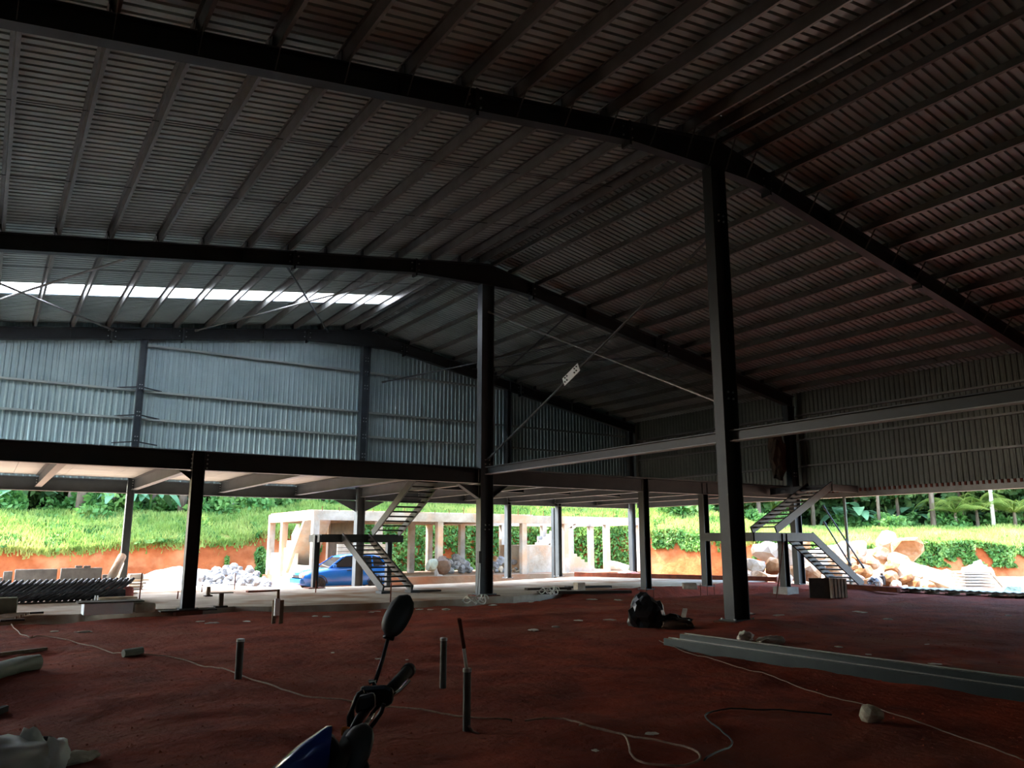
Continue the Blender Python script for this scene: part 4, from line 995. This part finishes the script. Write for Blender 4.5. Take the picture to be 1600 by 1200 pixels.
for px, y0, y1, lab in ((147, 931, 945, 'thin white-tipped rod behind the foam box, left one'), (151, 931, 944, 'thin white-tipped rod behind the foam box, right one'), (217, 897, 944, 'thin rusty rod standing right of the foam box'), (277, 924, 937, 'thin bar standing before the gravel heap'), (315, 914, 926, 'thin bar standing right of the left front post'), (366, 896, 922, 'thin bar standing before the broken rock heap'), (493, 908, 927, 'thin bar beside the stair landing post'), (610, 912, 942, 'short rusty bar at the foot of the middle stair')):
    a = onz(px, y1, 0.0); k = (a - EYE).dot(FW); tag(MB().tube([a, a + Vector((0.01, 0, (y1 - y0) * k / F_PX))], 0.018, 6).build('steel_rod', M['foam'] if 'white' in lab else M['rust']), lab, 'rod')
def t_prop(px, ybot, ytop, w, lab, top=None):
    a = onz(px, ybot, 0.02); k = (a - EYE).dot(FW); h = (ybot - ytop) * k / F_PX
    t = thing('screw_prop', lab, 'prop', a)
    MB().bar(a, a + Vector((0, 0, h)), 0.1, 0.1, (1, 0, 0)).build('stem', M['wood'], t)
    MB().bar(a + Vector((-w / 2, 0, 0.02)), a + Vector((w / 2, 0, 0.02)), 0.22, 0.04).build('foot', M['dark_wood'], t)
    if top: MB().bar(a + Vector((-top / 2, 0, h)), a + Vector((top / 2, 0, h)), 0.14, 0.03).build('head_board', M['pale_wood'], t)
t_prop(325, 932, 917, 0.22, 'small T-shaped wooden prop on the slab, further of two')
t_prop(344.5, 949, 927, 0.3, 'T-shaped wooden prop with a head board on the slab, nearer of two', 0.55)
a = onz(410, 925, 0.02); tag(MB().bar(a - Vector((.5, 0, -.03)), a + Vector((.5, .1, .03)), 0.2, 0.05).build('board', M['rust']), 'reddish board lying on the slab before the broken rock heap', 'board')
a = onz(432, 984, -0.15); k = (a - EYE).dot(FW)
for px, y0, y1, m, w_, lab in ((426.5, 939, 986, 'wood', 0.075, 'left wooden stake of the trio at the slab edge'), (438, 939, 986, 'wood', 0.075, 'right wooden stake of the trio at the slab edge'), (433, 922, 960, 'wood', 0.05, 'tall thin post behind the trio of stakes'), (432, 936, 962, 'foam', 0.10, 'white plate between the two stakes at the slab edge')):
    b = ond(px, y1, k); tag(MB().bar(b, b + Vector((0, 0, (y1 - y0) * k / F_PX)), w_, w_ * 0.6, (0, 1, 0)).build('stake' if m == 'wood' else 'plate', M[m]), lab, 'stake' if m == 'wood' else 'plate')
# sticks and block, far left
a = onz(-10, 966, 0.03)
tag(MB().box((a.x - .3, a.y + .35, 0.02), (a.x + .42, a.y + .7, 0.42)).build('mossy_block', M['green_pipe'], None, False, 0.03), 'mossy grey block at the left edge before the rebar rings', 'block')
for k in range(7):
    p = onz(-6 + k * 4, 969 - k * 1.3, 0.05); tag(MB().bar(p + Vector((-.15, 0, .02)), p + Vector((.32, -.22, .04)), 0.05, 0.05).build('timber_piece', M['wood' if k % 2 else 'pale_wood']), 'short stick in the bundle on the slab corner at the left edge', 'stick', 'sticks on the slab corner')
for (x0, y0, x1, y1, lab) in ((0, 970, 38, 968, 'dark board edge under the sticks at the left edge'), (20, 959, 68, 957, 'dark batten pointing right from the sticks at left')):
    p, q = onz(x0, y0, 0.06), onz(x1, y1, 0.06); tag(MB().bar(p, q, 0.12, 0.04).build('batten', M['dark_wood']), lab, 'batten')

# ------------------------------------------------------------------ on the red floor, left and middle
def gp_(px, py):
    p = onz(px, py, 0.0)
    for _ in range(3): p = onz(px, py, gz(p.x, p.y))
    return p
p, q = gp_(-20, 1028), gp_(72, 1017)
tag(MB().bar(p + Vector((0, 0, .03)), q + Vector((0, 0, .03)), 0.06, 0.05).build('stick', M['wood']), 'thin stick on the red floor at the left edge', 'stick')
pts = [gp_(-60, 1090), gp_(-10, 1062), gp_(30, 1050), gp_(58, 1046)]; pts = [v + Vector((0, 0, 0.09)) for v in pts]
hs = thing('plastic_tube', 'fat grey-green tube on the red floor at the left edge', 'tube', pts[0])
MB().tube(pts, 0.1, 14).build('tube', M['green_pipe'], hs, True); MB().tube([pts[-1] - Vector((.002, 0, 0)), pts[-1] + (pts[-1] - pts[-2]).normalized() * 0.012], 0.075, 12).build('bore', M['matt_black'], hs)
p, q = gp_(-30, 1156), gp_(78, 1158)
tag(MB().tube([p + Vector((0, 0, .02)), q + Vector((0, 0, .02))], 0.02, 8).build('rod', M['pipe']), 'grey rod on the floor above the white sack', 'rod')
p, q = gp_(-8, 1118), gp_(8, 1112)
tag(MB().bar(p + Vector((0, 0, .03)), q + Vector((0, 0, .03)), 0.06, 0.06).build('offcut', M['dark_wood']), 'dark offcut at the left edge below the fat tube', 'offcut')
def blob(name, c, rx, ry, rz, m, lab, cat, seed, amp=0.25, flat=True, rot=0.0):
    bm = bmesh.new(); bmesh.ops.create_icosphere(bm, subdivisions=3, radius=1.0)
    for v in bm.verts:
        k = 1 + amp * mnoise.noise(v.co * 1.6 + Vector((seed, 0, 0))) + amp * 0.5 * mnoise.noise(v.co * 4 + Vector((seed, 3, 0)))
        v.co *= k
        if flat and v.co.z < -0.55: v.co.z = -0.55
        v.co = Vector((v.co.x * rx, v.co.y * ry, (v.co.z + 0.5) * rz))
    me = bpy.data.meshes.new(name); bm.to_mesh(me); bm.free(); me.materials.append(m)
    o = bpy.data.objects.new(name, me); COL.objects.link(o); o.location = c; o.rotation_euler.z = rot
    return tag(o, lab, cat)
p = gp_(20, 1205); sk = thing('white_sack', 'crumpled white sack at the lower left corner', 'sack', p)
for nm, (dx, dy, rx, ry, rz_, sd) in (('body', (-0.12, 0.0, 0.36, 0.26, 0.15, 4)), ('top_fold', (0.10, 0.10, 0.10, 0.05, 0.17, 8)), ('side_fold', (0.26, -0.02, 0.10, 0.14, 0.13, 12))):
    o = blob(nm, (dx, dy, 0), rx, ry, rz_, M['plastic_white'], None, None, sd, 0.4); o.parent = sk; o.data.polygons.foreach_set('use_smooth', [True] * len(o.data.polygons))
blob('bark_chunk', gp_(112, 1193), 0.22, 0.07, 0.05, M['stone'], 'long pale crumbly chunk right of the white sack', 'chunk', 31, 0.4, True, 0.5)
p = gp_(206, 1028); q = gp_(222, 1022)
lg = thing('offcut_log', 'short grey-green wooden offcut lying on the rope', 'log', p)
MB().tube([gp_(192, 1028) + Vector((0, 0, .06)), gp_(222, 1023) + Vector((0, 0, .06))], [0.06, 0.055], 9).build('log', M['green_pipe'], lg); 
def standing_pipe(px, ybot, ytop, r, lab, m='pipe', lean=0.0, base_h=0.0):
    a = gp_(px, ybot); k = (a - EYE).dot(FW); h = (ybot - ytop) * k / F_PX
    t = thing('standing_pipe', lab, 'pipe', a)
    d = RT * lean + Vector((0, 0, h)); 
    MB().tube([a - Vector((0, 0, .15)), a + d], r, 14).build('pipe', M[m], t, False); MB().lathe([(r * 0.98, 0), (r * 1.12, 0.0), (r * 1.12, 0.03), (r * .7, 0.035)], 14, a + d - Vector((0, 0, .03))).build('rim', M['bolt'], t)
    return a, d, k
standing_pipe(372, 1061, 1001, 0.045, 'short grey pipe standing in the red floor, left of the motorbike mirror')
standing_pipe(692, 1076, 1000, 0.038, 'short dark pipe standing in the red floor, right of the handlebar')
a, d, k = standing_pipe(729, 1142, 1049, 0.035, 'dark pipe standing nearest the camera, below the two-tone rod')
b = a + d; c_ = ond(717.5, 967, k * 1.0); r2 = thing('two_tone_rod', 'thin rod, brown above and pale below, rising out of the nearest standing pipe', 'rod', b)
mid_ = b.lerp(c_, 0.42)
MB().tube([b - Vector((0, 0, 0.05)), mid_], 0.016, 10).build('lower_rod', M['plastic_white'], r2)['label'] = 'pale lower half'
MB().tube([mid_, c_], 0.019, 10).build('upper_rod', M['rust'], r2)['label'] = 'brown upper half'
MB().tube([a + Vector((0.0, -.03, .05)), a + Vector((0.03, -.06, .0)), a + RT * 0.06 + Vector((0, -0.1, -0.01))], 0.012, 6).build('pale_strip', M['rope'], r2)

# ropes and wires on the floor
def cable(name, pxs, r, m, lab, cat, lift=0.01):
    P = [gp_(*q) for q in pxs]; out = []
    for i in range(len(P) - 1):
        p0, p1, p2, p3 = P[max(0, i - 1)], P[i], P[i + 1], P[min(len(P) - 1, i + 2)]
        for j in range(6):
            t = j / 6; v = 0.5 * ((2 * p1) + (p2 - p0) * t + (2 * p0 - 5 * p1 + 4 * p2 - p3) * t * t + (3 * p1 - p0 - 3 * p2 + p3) * t ** 3)
            out.append(Vector((v.x, v.y, gz(v.x, v.y) + r + lift)))
    out.append(P[-1] + Vector((0, 0, r)))
    return tag(MB().tube(out, r, 6).build(name, m, None, True), lab, cat)
cable('rope', [(5, 976), (25, 985), (45, 997), (62, 995), (110, 1005), (150, 1013), (190, 1022), (222, 1024), (265, 1028), (330, 1044), (375, 1057), (440, 1080), (510, 1094), (570, 1103), (625, 1108), (690, 1118), (745, 1125), (800, 1127)], 0.009, M['rope'], 'pale rope winding across the red floor from the left edge', 'rope')
cable('hose', [(820, 1129), (880, 1126), (915, 1136), (950, 1146), (975, 1152), (983, 1170), (986, 1182), (1003, 1195), (1040, 1200), (1080, 1197), (1094, 1188), (1085, 1176), (1050, 1166), (1000, 1156), (950, 1145), (905, 1135)], 0.009, M['rope'], 'pale looped hose on the floor at bottom centre', 'hose')
cable('wire', [(1030, 1003), (1070, 1020), (1140, 1040), (1200, 1056), (1260, 1080), (1330, 1098), (1420, 1125), (1500, 1155), (1600, 1190)], 0.006, M['wire'], 'thin dull wire running from the steel channels to the right corner', 'wire')
cable('dark_cable', [(1300, 1120), (1220, 1112), (1150, 1110), (1110, 1116), (1103, 1124), (1125, 1142), (1143, 1160), (1138, 1172), (1100, 1190)], 0.008, M['matt_black'], 'dark cable looping left of the pale stone', 'cable')
put_rock('stone', SMOOTH_ROCK[0], gp_(1362, 1128) + Vector((0, 0, .07)), 0.115, 'pale stone alone on the dark floor at lower right', 'stone', None, (1.2, 1, .8))

# ------------------------------------------------------------------ steel channels, sack, litter, right
ch = [(9.42, 0.0), (9.66, 0.0), (9.54, 0.07), (9.90, 0.0)]
for i, (x, z) in enumerate(ch):
    t = thing('steel_channel', ['nearest long galvanised channel lying on the floor', 'middle long galvanised channel lying on the floor', 'top long galvanised channel lying across two others', 'farthest long galvanised channel lying on the floor'][i], 'channel', (x, 9.6, z))
    y0 = 9.75 - 0.12 * i; zg = max(gz(x, y) for y in np.arange(1.5, 9.7, 0.4)) + 0.03 + z
    prof = [(-.1, -.08), (.1, -.08), (.1, .08), (.07, .08), (.07, .07), (.09, .07), (.09, -.07), (-.09, -.07), (-.09, .07), (-.07, .07), (-.07, .08), (-.1, .08)]
    MB().section((x, y0, zg), (x - .12, 1.2, zg), prof).build('channel', M['channel'], t)
    MB().bar((x, y0 - .02, zg + .085), (x - .12, 1.2, zg + .085), 0.03, 0.012).build('lip', M['purlin'], t)
p = gp_(1012, 980)
bag = thing('black_bag', 'black plastic sack slumped on the floor before the dark hanging post', 'bag', p)
for nm, (dx, dy, rx, ry, rz_, sd, m) in (('bag', (0.0, 0.05, 0.36, 0.30, 0.42, 44, 'black_plastic')), ('tail', (0.45, -0.12, 0.36, 0.2, 0.16, 48, 'black_plastic')), ('grey_sheet', (0.35, -0.32, 0.3, 0.08, 0.12, 51, 'tarp'))):
    o = blob(nm, RT * dx + Vector((0, dy, 0)), rx, ry, rz_, M[m], None, None, sd, 0.35); o.parent = bag; o.rotation_euler.z = -YAW
tag(MB().bar(gp_(1066, 975) + Vector((0, 0, .02)), gp_(1071, 966) + Vector((0, 0, .2)), 0.1, 0.02).build('wood_chip', M['pale_wood']), 'pale wood chip sticking up right of the black sack', 'chip')
for px, py, sx_, lab in ((1205, 1008, 0.30, 'crumpled white rag on the channels below the near ridge post'), (1165, 1002, 0.16, 'small pale rag left of the white rag on the channels')):
    p = gp_(px, py); blob('rag', p + Vector((0, 0, .02)), sx_, 0.12, 0.09, M['paper'], lab, 'rag', px * 0.1, 0.5)
# rusty kerb beam along the slab, boards, corrugated sheets, panels
P_ = [gp_(1040, 897), gp_(1160, 905), gp_(1263, 911)]
tag(MB().bar(Vector((24.0, 31.0, 0.12)), Vector((28.1, 22.5, 0.1)), 0.14, 0.2).build('rusty_beam', M['rust']), 'rusty channel lying along the slab behind the near ridge post', 'beam')
p, q = onz(1290, 914, 0.1), onz(1404, 922, 0.1); tag(MB().bar(p, q, 0.14, 0.16).build('rusty_beam', M['rust']), 'rusty channel at the foot of the right stair', 'beam')
cs_ = thing('roofing_sheet_stack', 'stack of corrugated roofing sheets lying on the floor at far right', 'sheets', onz(1500, 930, 0))
p, q = gp_(1402, 926), gp_(1640, 937); dv = (q - p); L = dv.length; dv.normalize(); nv = Vector((dv.y, -dv.x, 0)) * -1
for lay in range(3):
    V, Fc = [], []; k = int(L / 0.12)
    for i in range(k + 1):
        h = 0.06 + lay * 0.035 + (0.03 if i % 2 else 0.0); b = p + dv * (i * 0.12)
        for w in (0, 0.95): V.append((b.x + nv.x * w, b.y + nv.y * w, gz(p.x, p.y) + h))
    Fc = [(2 * i, 2 * i + 1, 2 * i + 3, 2 * i + 2) for i in range(k)]
    o = raw('sheet', V, Fc, M['sheet'], cs_); md = o.modifiers.new('solid', 'SOLIDIFY'); md.thickness = 0.01
for i in range(7):
    b = p + dv * (0.3 + i * L / 7); MB().bar(b + Vector((0, 0, .02)), b + nv * 0.9 + Vector((0, 0, .02)), 0.1, 0.07).build('batten', M['dark_wood'], cs_)
p = gp_(1267, 935); k = (p - EYE).dot(FW); RTz = Vector((RT.x, RT.y, 0)).normalized(); FWz = Vector((FW.x, FW.y, 0)).normalized()
pc = thing('panel_stack', 'upright stack of dark panels with pale slatted end below the right stair', 'panels', p)
h = 31 * k / F_PX; w = 30 * k / F_PX
MB().bar(p + FWz * 0.0, p + Vector((0, 0, h)) , w, 0.06, FWz).build('front_panel', M['dark_wood'], pc) if False else None
a = p - RTz * 0.02; b = p + RTz * w
MB().bar(a + Vector((0, 0, h / 2)), b + Vector((0, 0, h / 2)) , 0.06, h).build('panel', M['dark_wood'], pc)
for i in range(5):
    c = b + RTz * (0.08 + i * 0.1) + Vector((0, 0, h / 2)); MB().bar(c - FWz * 0.06, c + FWz * 0.5, 0.06, h * (0.98 - 0.01 * i)).build('slat', M['concrete'], pc)
p = onz(1500, 921, -0.3); sl_ = thing('slat_stack', 'stack of pale slats beyond the roofing sheets at far right', 'slats', p)
for i in range(6): 
    c = p + Vector((0, 0, 0.1 + i * 0.12)); MB().bar(c - Vector((0, .0, 0)), c + RTz * 1.2, 0.9, 0.07).build('slat', M['concrete'], sl_)
MB().bar(p + RTz * 1.35 + Vector((0, 0, .7)), p + RTz * 1.9 + Vector((0, 0, 0)), 0.1, 0.1).build('leaning_slat', M['pale_wood'], sl_)
blob('tarp', onz(1553, 912, -.35) + FWz * 1.2, 1.0, 0.5, 0.7, M['plastic_white'], 'white crumpled tarpaulin beyond the slat stack at far right', 'tarp', 71, 0.45)
blob('bag', onz(1582, 924, -.3), 0.5, 0.3, 0.25, mat('pale_blue_plastic', (150, 196, 206), (120, 170, 186), 0.5, scale=3), 'pale blue plastic bag at the right edge', 'bag', 75, 0.4)
tb = thing('canister', 'small dark canister among the boulders right of the stair foot', 'canister', onz(1379, 914, -.2))
MB().lathe([(0.02, 0), (0.14, 0), (0.14, 0.36), (0.06, 0.42), (0.06, 0.5), (0.02, 0.5)], 12, onz(1379, 914, -.2)).build('body', M['matt_black'], tb); blob('cloth', onz(1366, 916, -.2) - Vector(tb.location), 0.35, 0.2, 0.25, M['matt_black'], None, None, 9, 0.4).parent = tb
# boards on the slab right of the middle post
for px0, px1, py, lab, m in ((822, 890, 921, 'long dark board on the slab right of the middle ridge post', 'dark_wood'), (885, 953, 918, 'dark channel on the slab, second right of the middle ridge post', 'dark_steel'), (840, 985, 926, 'long dark board nearest the floor edge, right of the middle post', 'dark_wood')):
    p, q = onz(px0, py, 0.04), onz(px1, py - 1.5, 0.04); tag(MB().bar(p, q, 0.3, 0.09).build('board', M[m]), lab, 'board')
p = onz(903, 922, 0.02); tag(MB().box((p.x, p.y, 0.02), (p.x + .32, p.y + .25, 0.26)).build('carton', M['pale_wood']), 'small pale carton on the boards right of the middle ridge post', 'carton')
p = onz(1067, 921, 0.0); tag(MB().bar(p + Vector((0, 0, .12)), p + RTz * 0.48 + Vector((0, 0, .12)), 0.3, 0.22).build('cement_block', M['paper'], None, False, 0.03), 'tan block lying between the two hanging posts', 'block')
p = onz(982, 900, 0.0); blob('tarp', p, 0.6, 0.4, 0.16, M['pink'], 'reddish crumpled sheet on the bright slab left of the hanging post', 'tarp', 88, 0.4)
def coil(px, py, lab):
    p = onz(px, py, 0.03); out = [p + Vector((0.35 * math.cos(a) * (1 + .2 * math.sin(3 * a)), 0.3 * math.sin(a * 1.1), 0.12 + 0.1 * math.sin(2.3 * a))) for a in np.linspace(0, 14, 70)]
    tag(MB().tube(out, 0.018, 5).build('rope_coil', M['plastic_white'], None, True), lab, 'rope')
coil(860, 929, 'tangled white rope on the boards right of the middle ridge post')
coil(745, 944, 'tangle of white packing straps at the foot of the middle ridge post')
pb = thing('wall_phone_box', 'small dark switch box with cable on the left of the middle ridge post', 'box', (XM - 0.3, YB - 0.16, 1.15))
MB().box((XM - 0.34, YB - 0.24, 1.0), (XM - 0.24, YB - 0.12, 1.35)).build('box', M['matt_black'], pb); MB().tube([(XM - .3, YB - .2, 1.0), (XM - .34, YB - .22, .5), (XM - .42, YB - .3, 0.05)], 0.012, 5).build('cable', M['matt_black'], pb)
# bundle hanging on the right upper floor
o = blob('tarp_bundle', Vector((27.2, 21.4, 4.75)), 0.42, 0.3, 1.0, M['tarp'], 'brown tarpaulin bundle hanging left of the right wall post', 'tarp', 61, 0.45, False)
# litter
LIT = [(86, 987, 'crumpled tan scrap below the slab edge at left'), (130, 988, 'tiny scrap right of the tan scrap below the slab edge'), (313, 972, 'pale torn paper at the foot of the left front post'), (332, 974, 'greyish scrap right of the torn paper by the left front post'), (385, 972, 'small white paper left of the trio of stakes'), (510, 964, 'white crumpled cup on the floor left of the mirror'), (492, 963, 'dull flat scrap beside the white cup'), (580, 957, 'brown scrap left of the white tube near the stair foot'), (590, 956, 'short white tube piece near the stair foot'), (655, 953, 'pale scrap right of the mirror, first of the row'), (672, 953, 'pale scrap right of the mirror, second of the row'), (697, 953, 'pale scrap right of the mirror, third of the row'), (770, 946, 'bluish scrap right of the middle ridge post foot'), (830, 941, 'white crumpled paper right of the packing straps'), (925, 937, 'thin pale scrap on the floor right of the boards'), (965, 938, 'pale chip on the floor left of the hanging post bolts'), (953, 969, 'tan lump on the floor left of the black sack'), (834, 985, 'small pale chip on open floor, centre right'), (868, 980, 'tiny chip on open floor right of the pale chip'), (904, 970, 'dull chip on open floor left of the tan lump'), (1170, 960, 'pale strip right of the near ridge post foot, left of two'), (1217, 962, 'pale strip right of the near ridge post foot, right of two'), (1344, 957, 'pale scrap on the floor below the panel stack'), (1387, 968, 'long thin pale scrap on the floor at right'), (1575, 962, 'small pale scrap at the far right of the floor'), (1449, 1007, 'small pale chip on the dark floor at right'), (1357, 1023, 'pale leaf-like scrap behind the channels, right'), (1310, 1011, 'pale grit patch behind the channels'), (1462, 1038, 'pale scrap by the channels at right'), (930, 1173, 'torn tan leaf left of the hose loop'), (1018, 1147, 'tiny bright chip inside the hose loop'), (590, 1030, 'dull leaf on the floor left of the mirror stalk'), (636, 1031, 'dry leaf on the floor right of the mirror stalk'), (520, 1020, 'small twig-like scrap on open floor left of the mirror')]
for i, (px, py, lab) in enumerate(LIT):
    p = gp_(px, py); r = random.uniform(0.04, 0.08) * (1.3 if py < 990 else 0.6)
    o = blob('scrap', p, r * random.uniform(1, 1.8), r, r * 0.2, M['plastic_white'] if ('white' in lab or 'bluish' in lab) else M['paper'], lab, 'scrap', i * 3.1, 0.5, True, random.uniform(0, 3))
    
# loose clods on the floor
q = []
def clod_mesh():
    V, Fc = [], []
    for k in range(1300):
        if k % 3 == 0: p = gp_(random.uniform(0, 1600), random.uniform(960, 1200))
        else: p = Vector((random.uniform(0.3, 14), random.uniform(3, 20), 0)); p.z = gz(p.x, p.y)
        if p.y > front_edge(p.x) - 0.5: continue
        r = random.uniform(0.006, 0.02); b = len(V)
        for v in ((1, 0, 0), (-.5, .9, 0), (-.5, -.9, 0), (0.1, 0, 1.1)): V.append((p.x + v[0] * r * random.uniform(.6, 1.4), p.y + v[1] * r * random.uniform(.6, 1.4), p.z + v[2] * r * random.uniform(.5, 1)))
        Fc += [(b, b + 1, b + 3), (b + 1, b + 2, b + 3), (b + 2, b, b + 3)]
    return V, Fc
V, Fc = clod_mesh(); stuff('dirt', V, Fc, M['earth'], 'loose clods of red earth scattered over the floor', 'dirt')

# ------------------------------------------------------------------ motorbike in front of the camera
BC = ond(577, 1098, 2.35)
BV = (RTz * 0.42 + FWz * 0.91).normalized(); UV = (RTz * -0.91 + FWz * 0.42).normalized()      # bar towards far side, heading
def bp(a, b, c): return BC + UV * a + BV * b + Vector((0, 0, c))
bike = thing('motorbike', 'dark motorbike in the foreground, handlebar and mirrors only in view', 'motorbike', (BC.x, BC.y, gz(BC.x, BC.y)))
far_grip0, far_grip1 = ond(602, 1088, 2.5), ond(636, 1050, 2.72)
MB().tube([far_grip0, far_grip1], 0.021, 12).build('grip', M['rubber'], bike, True)
MB().tube([far_grip1, far_grip1 + (far_grip1 - far_grip0).normalized() * 0.025], 0.024, 12).build('bar_end', M['matt_black'], bike, True)
MB().tube([far_grip0, ond(588, 1092, 2.42), ond(578, 1102, 2.32), ond(562, 1122, 2.15), ond(548, 1150, 2.02)], 0.012, 10).build('handlebar', M['matt_black'], bike, True)
near0, near1 = ond(548, 1150, 2.02), ond(520, 1215, 1.80)
MB().tube([near0, near1], 0.020, 12).build('grip', M['rubber'], bike, True)
# switch cluster and headlamp housing
hs_ = MB(); hs_.loft([[ond(x, y, d) for x, y in ((562, 1072), (602, 1070), (616, 1076), (614, 1100), (600, 1106), (566, 1098))] for d in (2.32, 2.50)]); hs_.build('instrument_housing', M['matt_black'], bike, False, 0.012)
hs_ = MB(); hs_.loft([[ond(x, y, d) for x, y in ((556, 1088), (586, 1080), (588, 1104), (574, 1114), (554, 1116))] for d in (2.18, 2.34)]); hs_.build('switch_box', M['matt_black'], bike, False, 0.012)
MB().tube([ond(577, 1066, 2.42), ond(585, 1064, 2.42), ond(585, 1078, 2.42)], 0.008, 8).build('mirror_clamp', M['chrome'], bike, True)
MB().tube([ond(606, 998, 2.56), ond(598, 1030, 2.5), ond(586, 1066, 2.42)], 0.0065, 8).build('mirror_stalk', M['matt_black'], bike, True)
MB().tube([ond(608, 994, 2.56), ond(601, 993, 2.56), ond(615, 997, 2.57)], 0.009, 8).build('mirror_joint', M['matt_black'], bike, True)
def mirror(c, axis_long, axis_thick, L, W, T, lab):
    axis_long = axis_long.normalized(); axis_w = axis_long.cross(axis_thick).normalized(); axis_t = axis_w.cross(axis_long).normalized(); rings = []
    for i in range(11):
        t = -1 + 2 * i / 10; s = max(0.02, (1 - abs(t) ** 2.6)) ** 0.5; ring = []
        for j in range(16):
            a = 2 * PI * j / 16; ring.append(c + axis_long * t * L / 2 + axis_w * (W / 2 * s * math.cos(a)) + axis_t * (T / 2 * s * math.sin(a) * (1.0 if math.sin(a) > 0 else 0.35)))
        rings.append(ring)
    h = MB().loft(rings).build('mirror', M['mirror_back'], bike, True); h['label'] = lab
    g = []
    for j in range(20):
        a = 2 * PI * j / 20; g.append(c + axis_long * (L * 0.42 * math.cos(a)) + axis_w * (W * 0.38 * math.sin(a)) - axis_t * T * 0.19)
    MB().prism(g, axis_t * -0.004).build('mirror_glass', M['chrome'], h)
mirror(ond(622, 962, 2.58), ond(637, 934, 2.60) - ond(606, 992, 2.56), -FWz * 0.9 - RTz * 0.62, 0.145, 0.10, 0.05, 'far mirror, standing up')
MB().tube([ond(590, 1104, 2.30), ond(582, 1116, 2.18), ond(571, 1134, 2.04)], 0.0065, 8).build('mirror_stalk', M['chrome'], bike, True)
mirror(ond(556, 1172, 1.95), ond(568, 1136, 1.98) - ond(546, 1206, 1.90), -FWz * 0.85 - RTz * 0.3, 0.135, 0.085, 0.045, 'near mirror, seen from behind')
# cables
for k, pts in enumerate((((574, 1084), (556, 1090), (550, 1110), (552, 1136)), ((568, 1080), (560, 1084), (545, 1120), (546, 1150)), ((600, 1100), (596, 1112), (584, 1130), (560, 1160)))):
    MB().tube([ond(x, y, 2.2 - 0.04 * k) for x, y in pts], 0.006, 6).build('control_cable', M['matt_black'], bike, True)
for a0, b0 in (((572, 1080), (552, 1098)), ((612, 1088), (640, 1062))):
    MB().tube([ond(*a0, 2.36), ond((a0[0] + b0[0]) / 2, (a0[1] + b0[1]) / 2 + 3, 2.38), ond(*b0, 2.4)], 0.006, 6).build('lever', M['chrome'], bike, True)
MB().tube([ond(541, 1138, 2.08), ond(540, 1148, 2.08)], 0.012, 8).build('indicator', M['orange_reflect'], bike)
# blue cowl: peak towards the rider, sloping down to the front
def cowl_ring(dep, pts): return [ond(x, y, dep) for x, y in pts]
cw = MB()
cw.loft([cowl_ring(1.86, ((430, 1206), (472, 1170), (512, 1140), (519, 1142), (516, 1170), (512, 1240), (440, 1260))),
         cowl_ring(2.00, ((424, 1200), (466, 1164), (510, 1134), (519, 1133), (512, 1165), (508, 1230), (430, 1250))),
         cowl_ring(2.18, ((440, 1195), (474, 1166), (506, 1142), (513, 1141), (508, 1165), (500, 1220), (446, 1240)))])
cw.build('headlamp_cowl', M['bike_blue'], bike, True)
cw = MB(); cw.loft([cowl_ring(1.88, ((511, 1152), (520, 1150), (532, 1168), (532, 1240), (510, 1240))), cowl_ring(2.14, ((508, 1146), (518, 1144), (530, 1160), (530, 1230), (506, 1230)))]); cw.build('cowl_back', M['matt_black'], bike, False, 0.01)
# the rest of the bike, below the frame
gz0 = gz(BC.x, BC.y)
def wheel(a, r, nm):
    c = bp(a, 0.02, 0); c.z = gz0 + r + 0.02; pts = [c + UV * (r - 0.05) * math.cos(t) + Vector((0, 0, (r - 0.05) * math.sin(t))) for t in np.linspace(0, 2 * PI, 25)[:-1]]
    w = MB().tube(pts, 0.05, 8, True).build(nm, M['rubber'], bike, True)
    pts = [c + UV * (r - 0.1) * math.cos(t) + Vector((0, 0, (r - 0.1) * math.sin(t))) for t in np.linspace(0, 2 * PI, 25)[:-1]]; MB().tube(pts, 0.015, 6, True).build('rim', M['alloy'], w, True)
    sp = MB()
    for k in range(6): t = k * PI / 6; sp.tube([c + UV * (r - .1) * math.cos(t) + Vector((0, 0, (r - .1) * math.sin(t))), c - UV * (r - .1) * math.cos(t) - Vector((0, 0, (r - .1) * math.sin(t)))], 0.008, 5)
    sp.build('spokes', M['alloy'], w); return c
c1 = wheel(0.32, 0.28, 'front_wheel'); c2 = wheel(-0.90, 0.28, 'rear_wheel')
for s in (-1, 1): MB().tube([c1 + BV * 0.08 * s, bp(0.06, 0.06 * s, -0.12)], 0.02, 8).build('fork', M['chrome'], bike, True)
MB().tube([bp(0.05, 0, -0.15), bp(-0.1, 0, -0.5), bp(-0.5, 0, -0.55), c2], 0.035, 8).build('frame', M['matt_black'], bike, True)
MB().loft([[bp(a, b * w, c + dc) for b, dc in ((-1, 0), (0, 0.06), (1, 0), (0.7, -0.1), (-0.7, -0.1))] for a, w, c in ((-0.32, 0.06, -0.40), (-0.5, 0.12, -0.33), (-0.8, 0.13, -0.31), (-1.05, 0.08, -0.28))]).build('seat', M['rubber'], bike, True)
MB().loft([[bp(a, b * w, c) for b, c in ((-1, -0.72), (-1, -0.45), (1, -0.45), (1, -0.72))] for a, w in ((-0.2, 0.08), (-0.45, 0.16), (-0.62, 0.12))]).build('engine', M['dark_steel'], bike)
MB().tube([bp(-0.3, 0.13, -0.7), bp(-0.7, 0.15, -0.72), bp(-1.05, 0.15, -0.6)], 0.04, 8).build('exhaust', M['chrome'], bike, True)
MB().bar(bp(-0.4, -0.1, -0.7), (lambda v: Vector((v.x, v.y, gz0)))(bp(-0.38, -0.3, 0)), 0.02, 0.02).build('side_stand', M['matt_black'], bike)
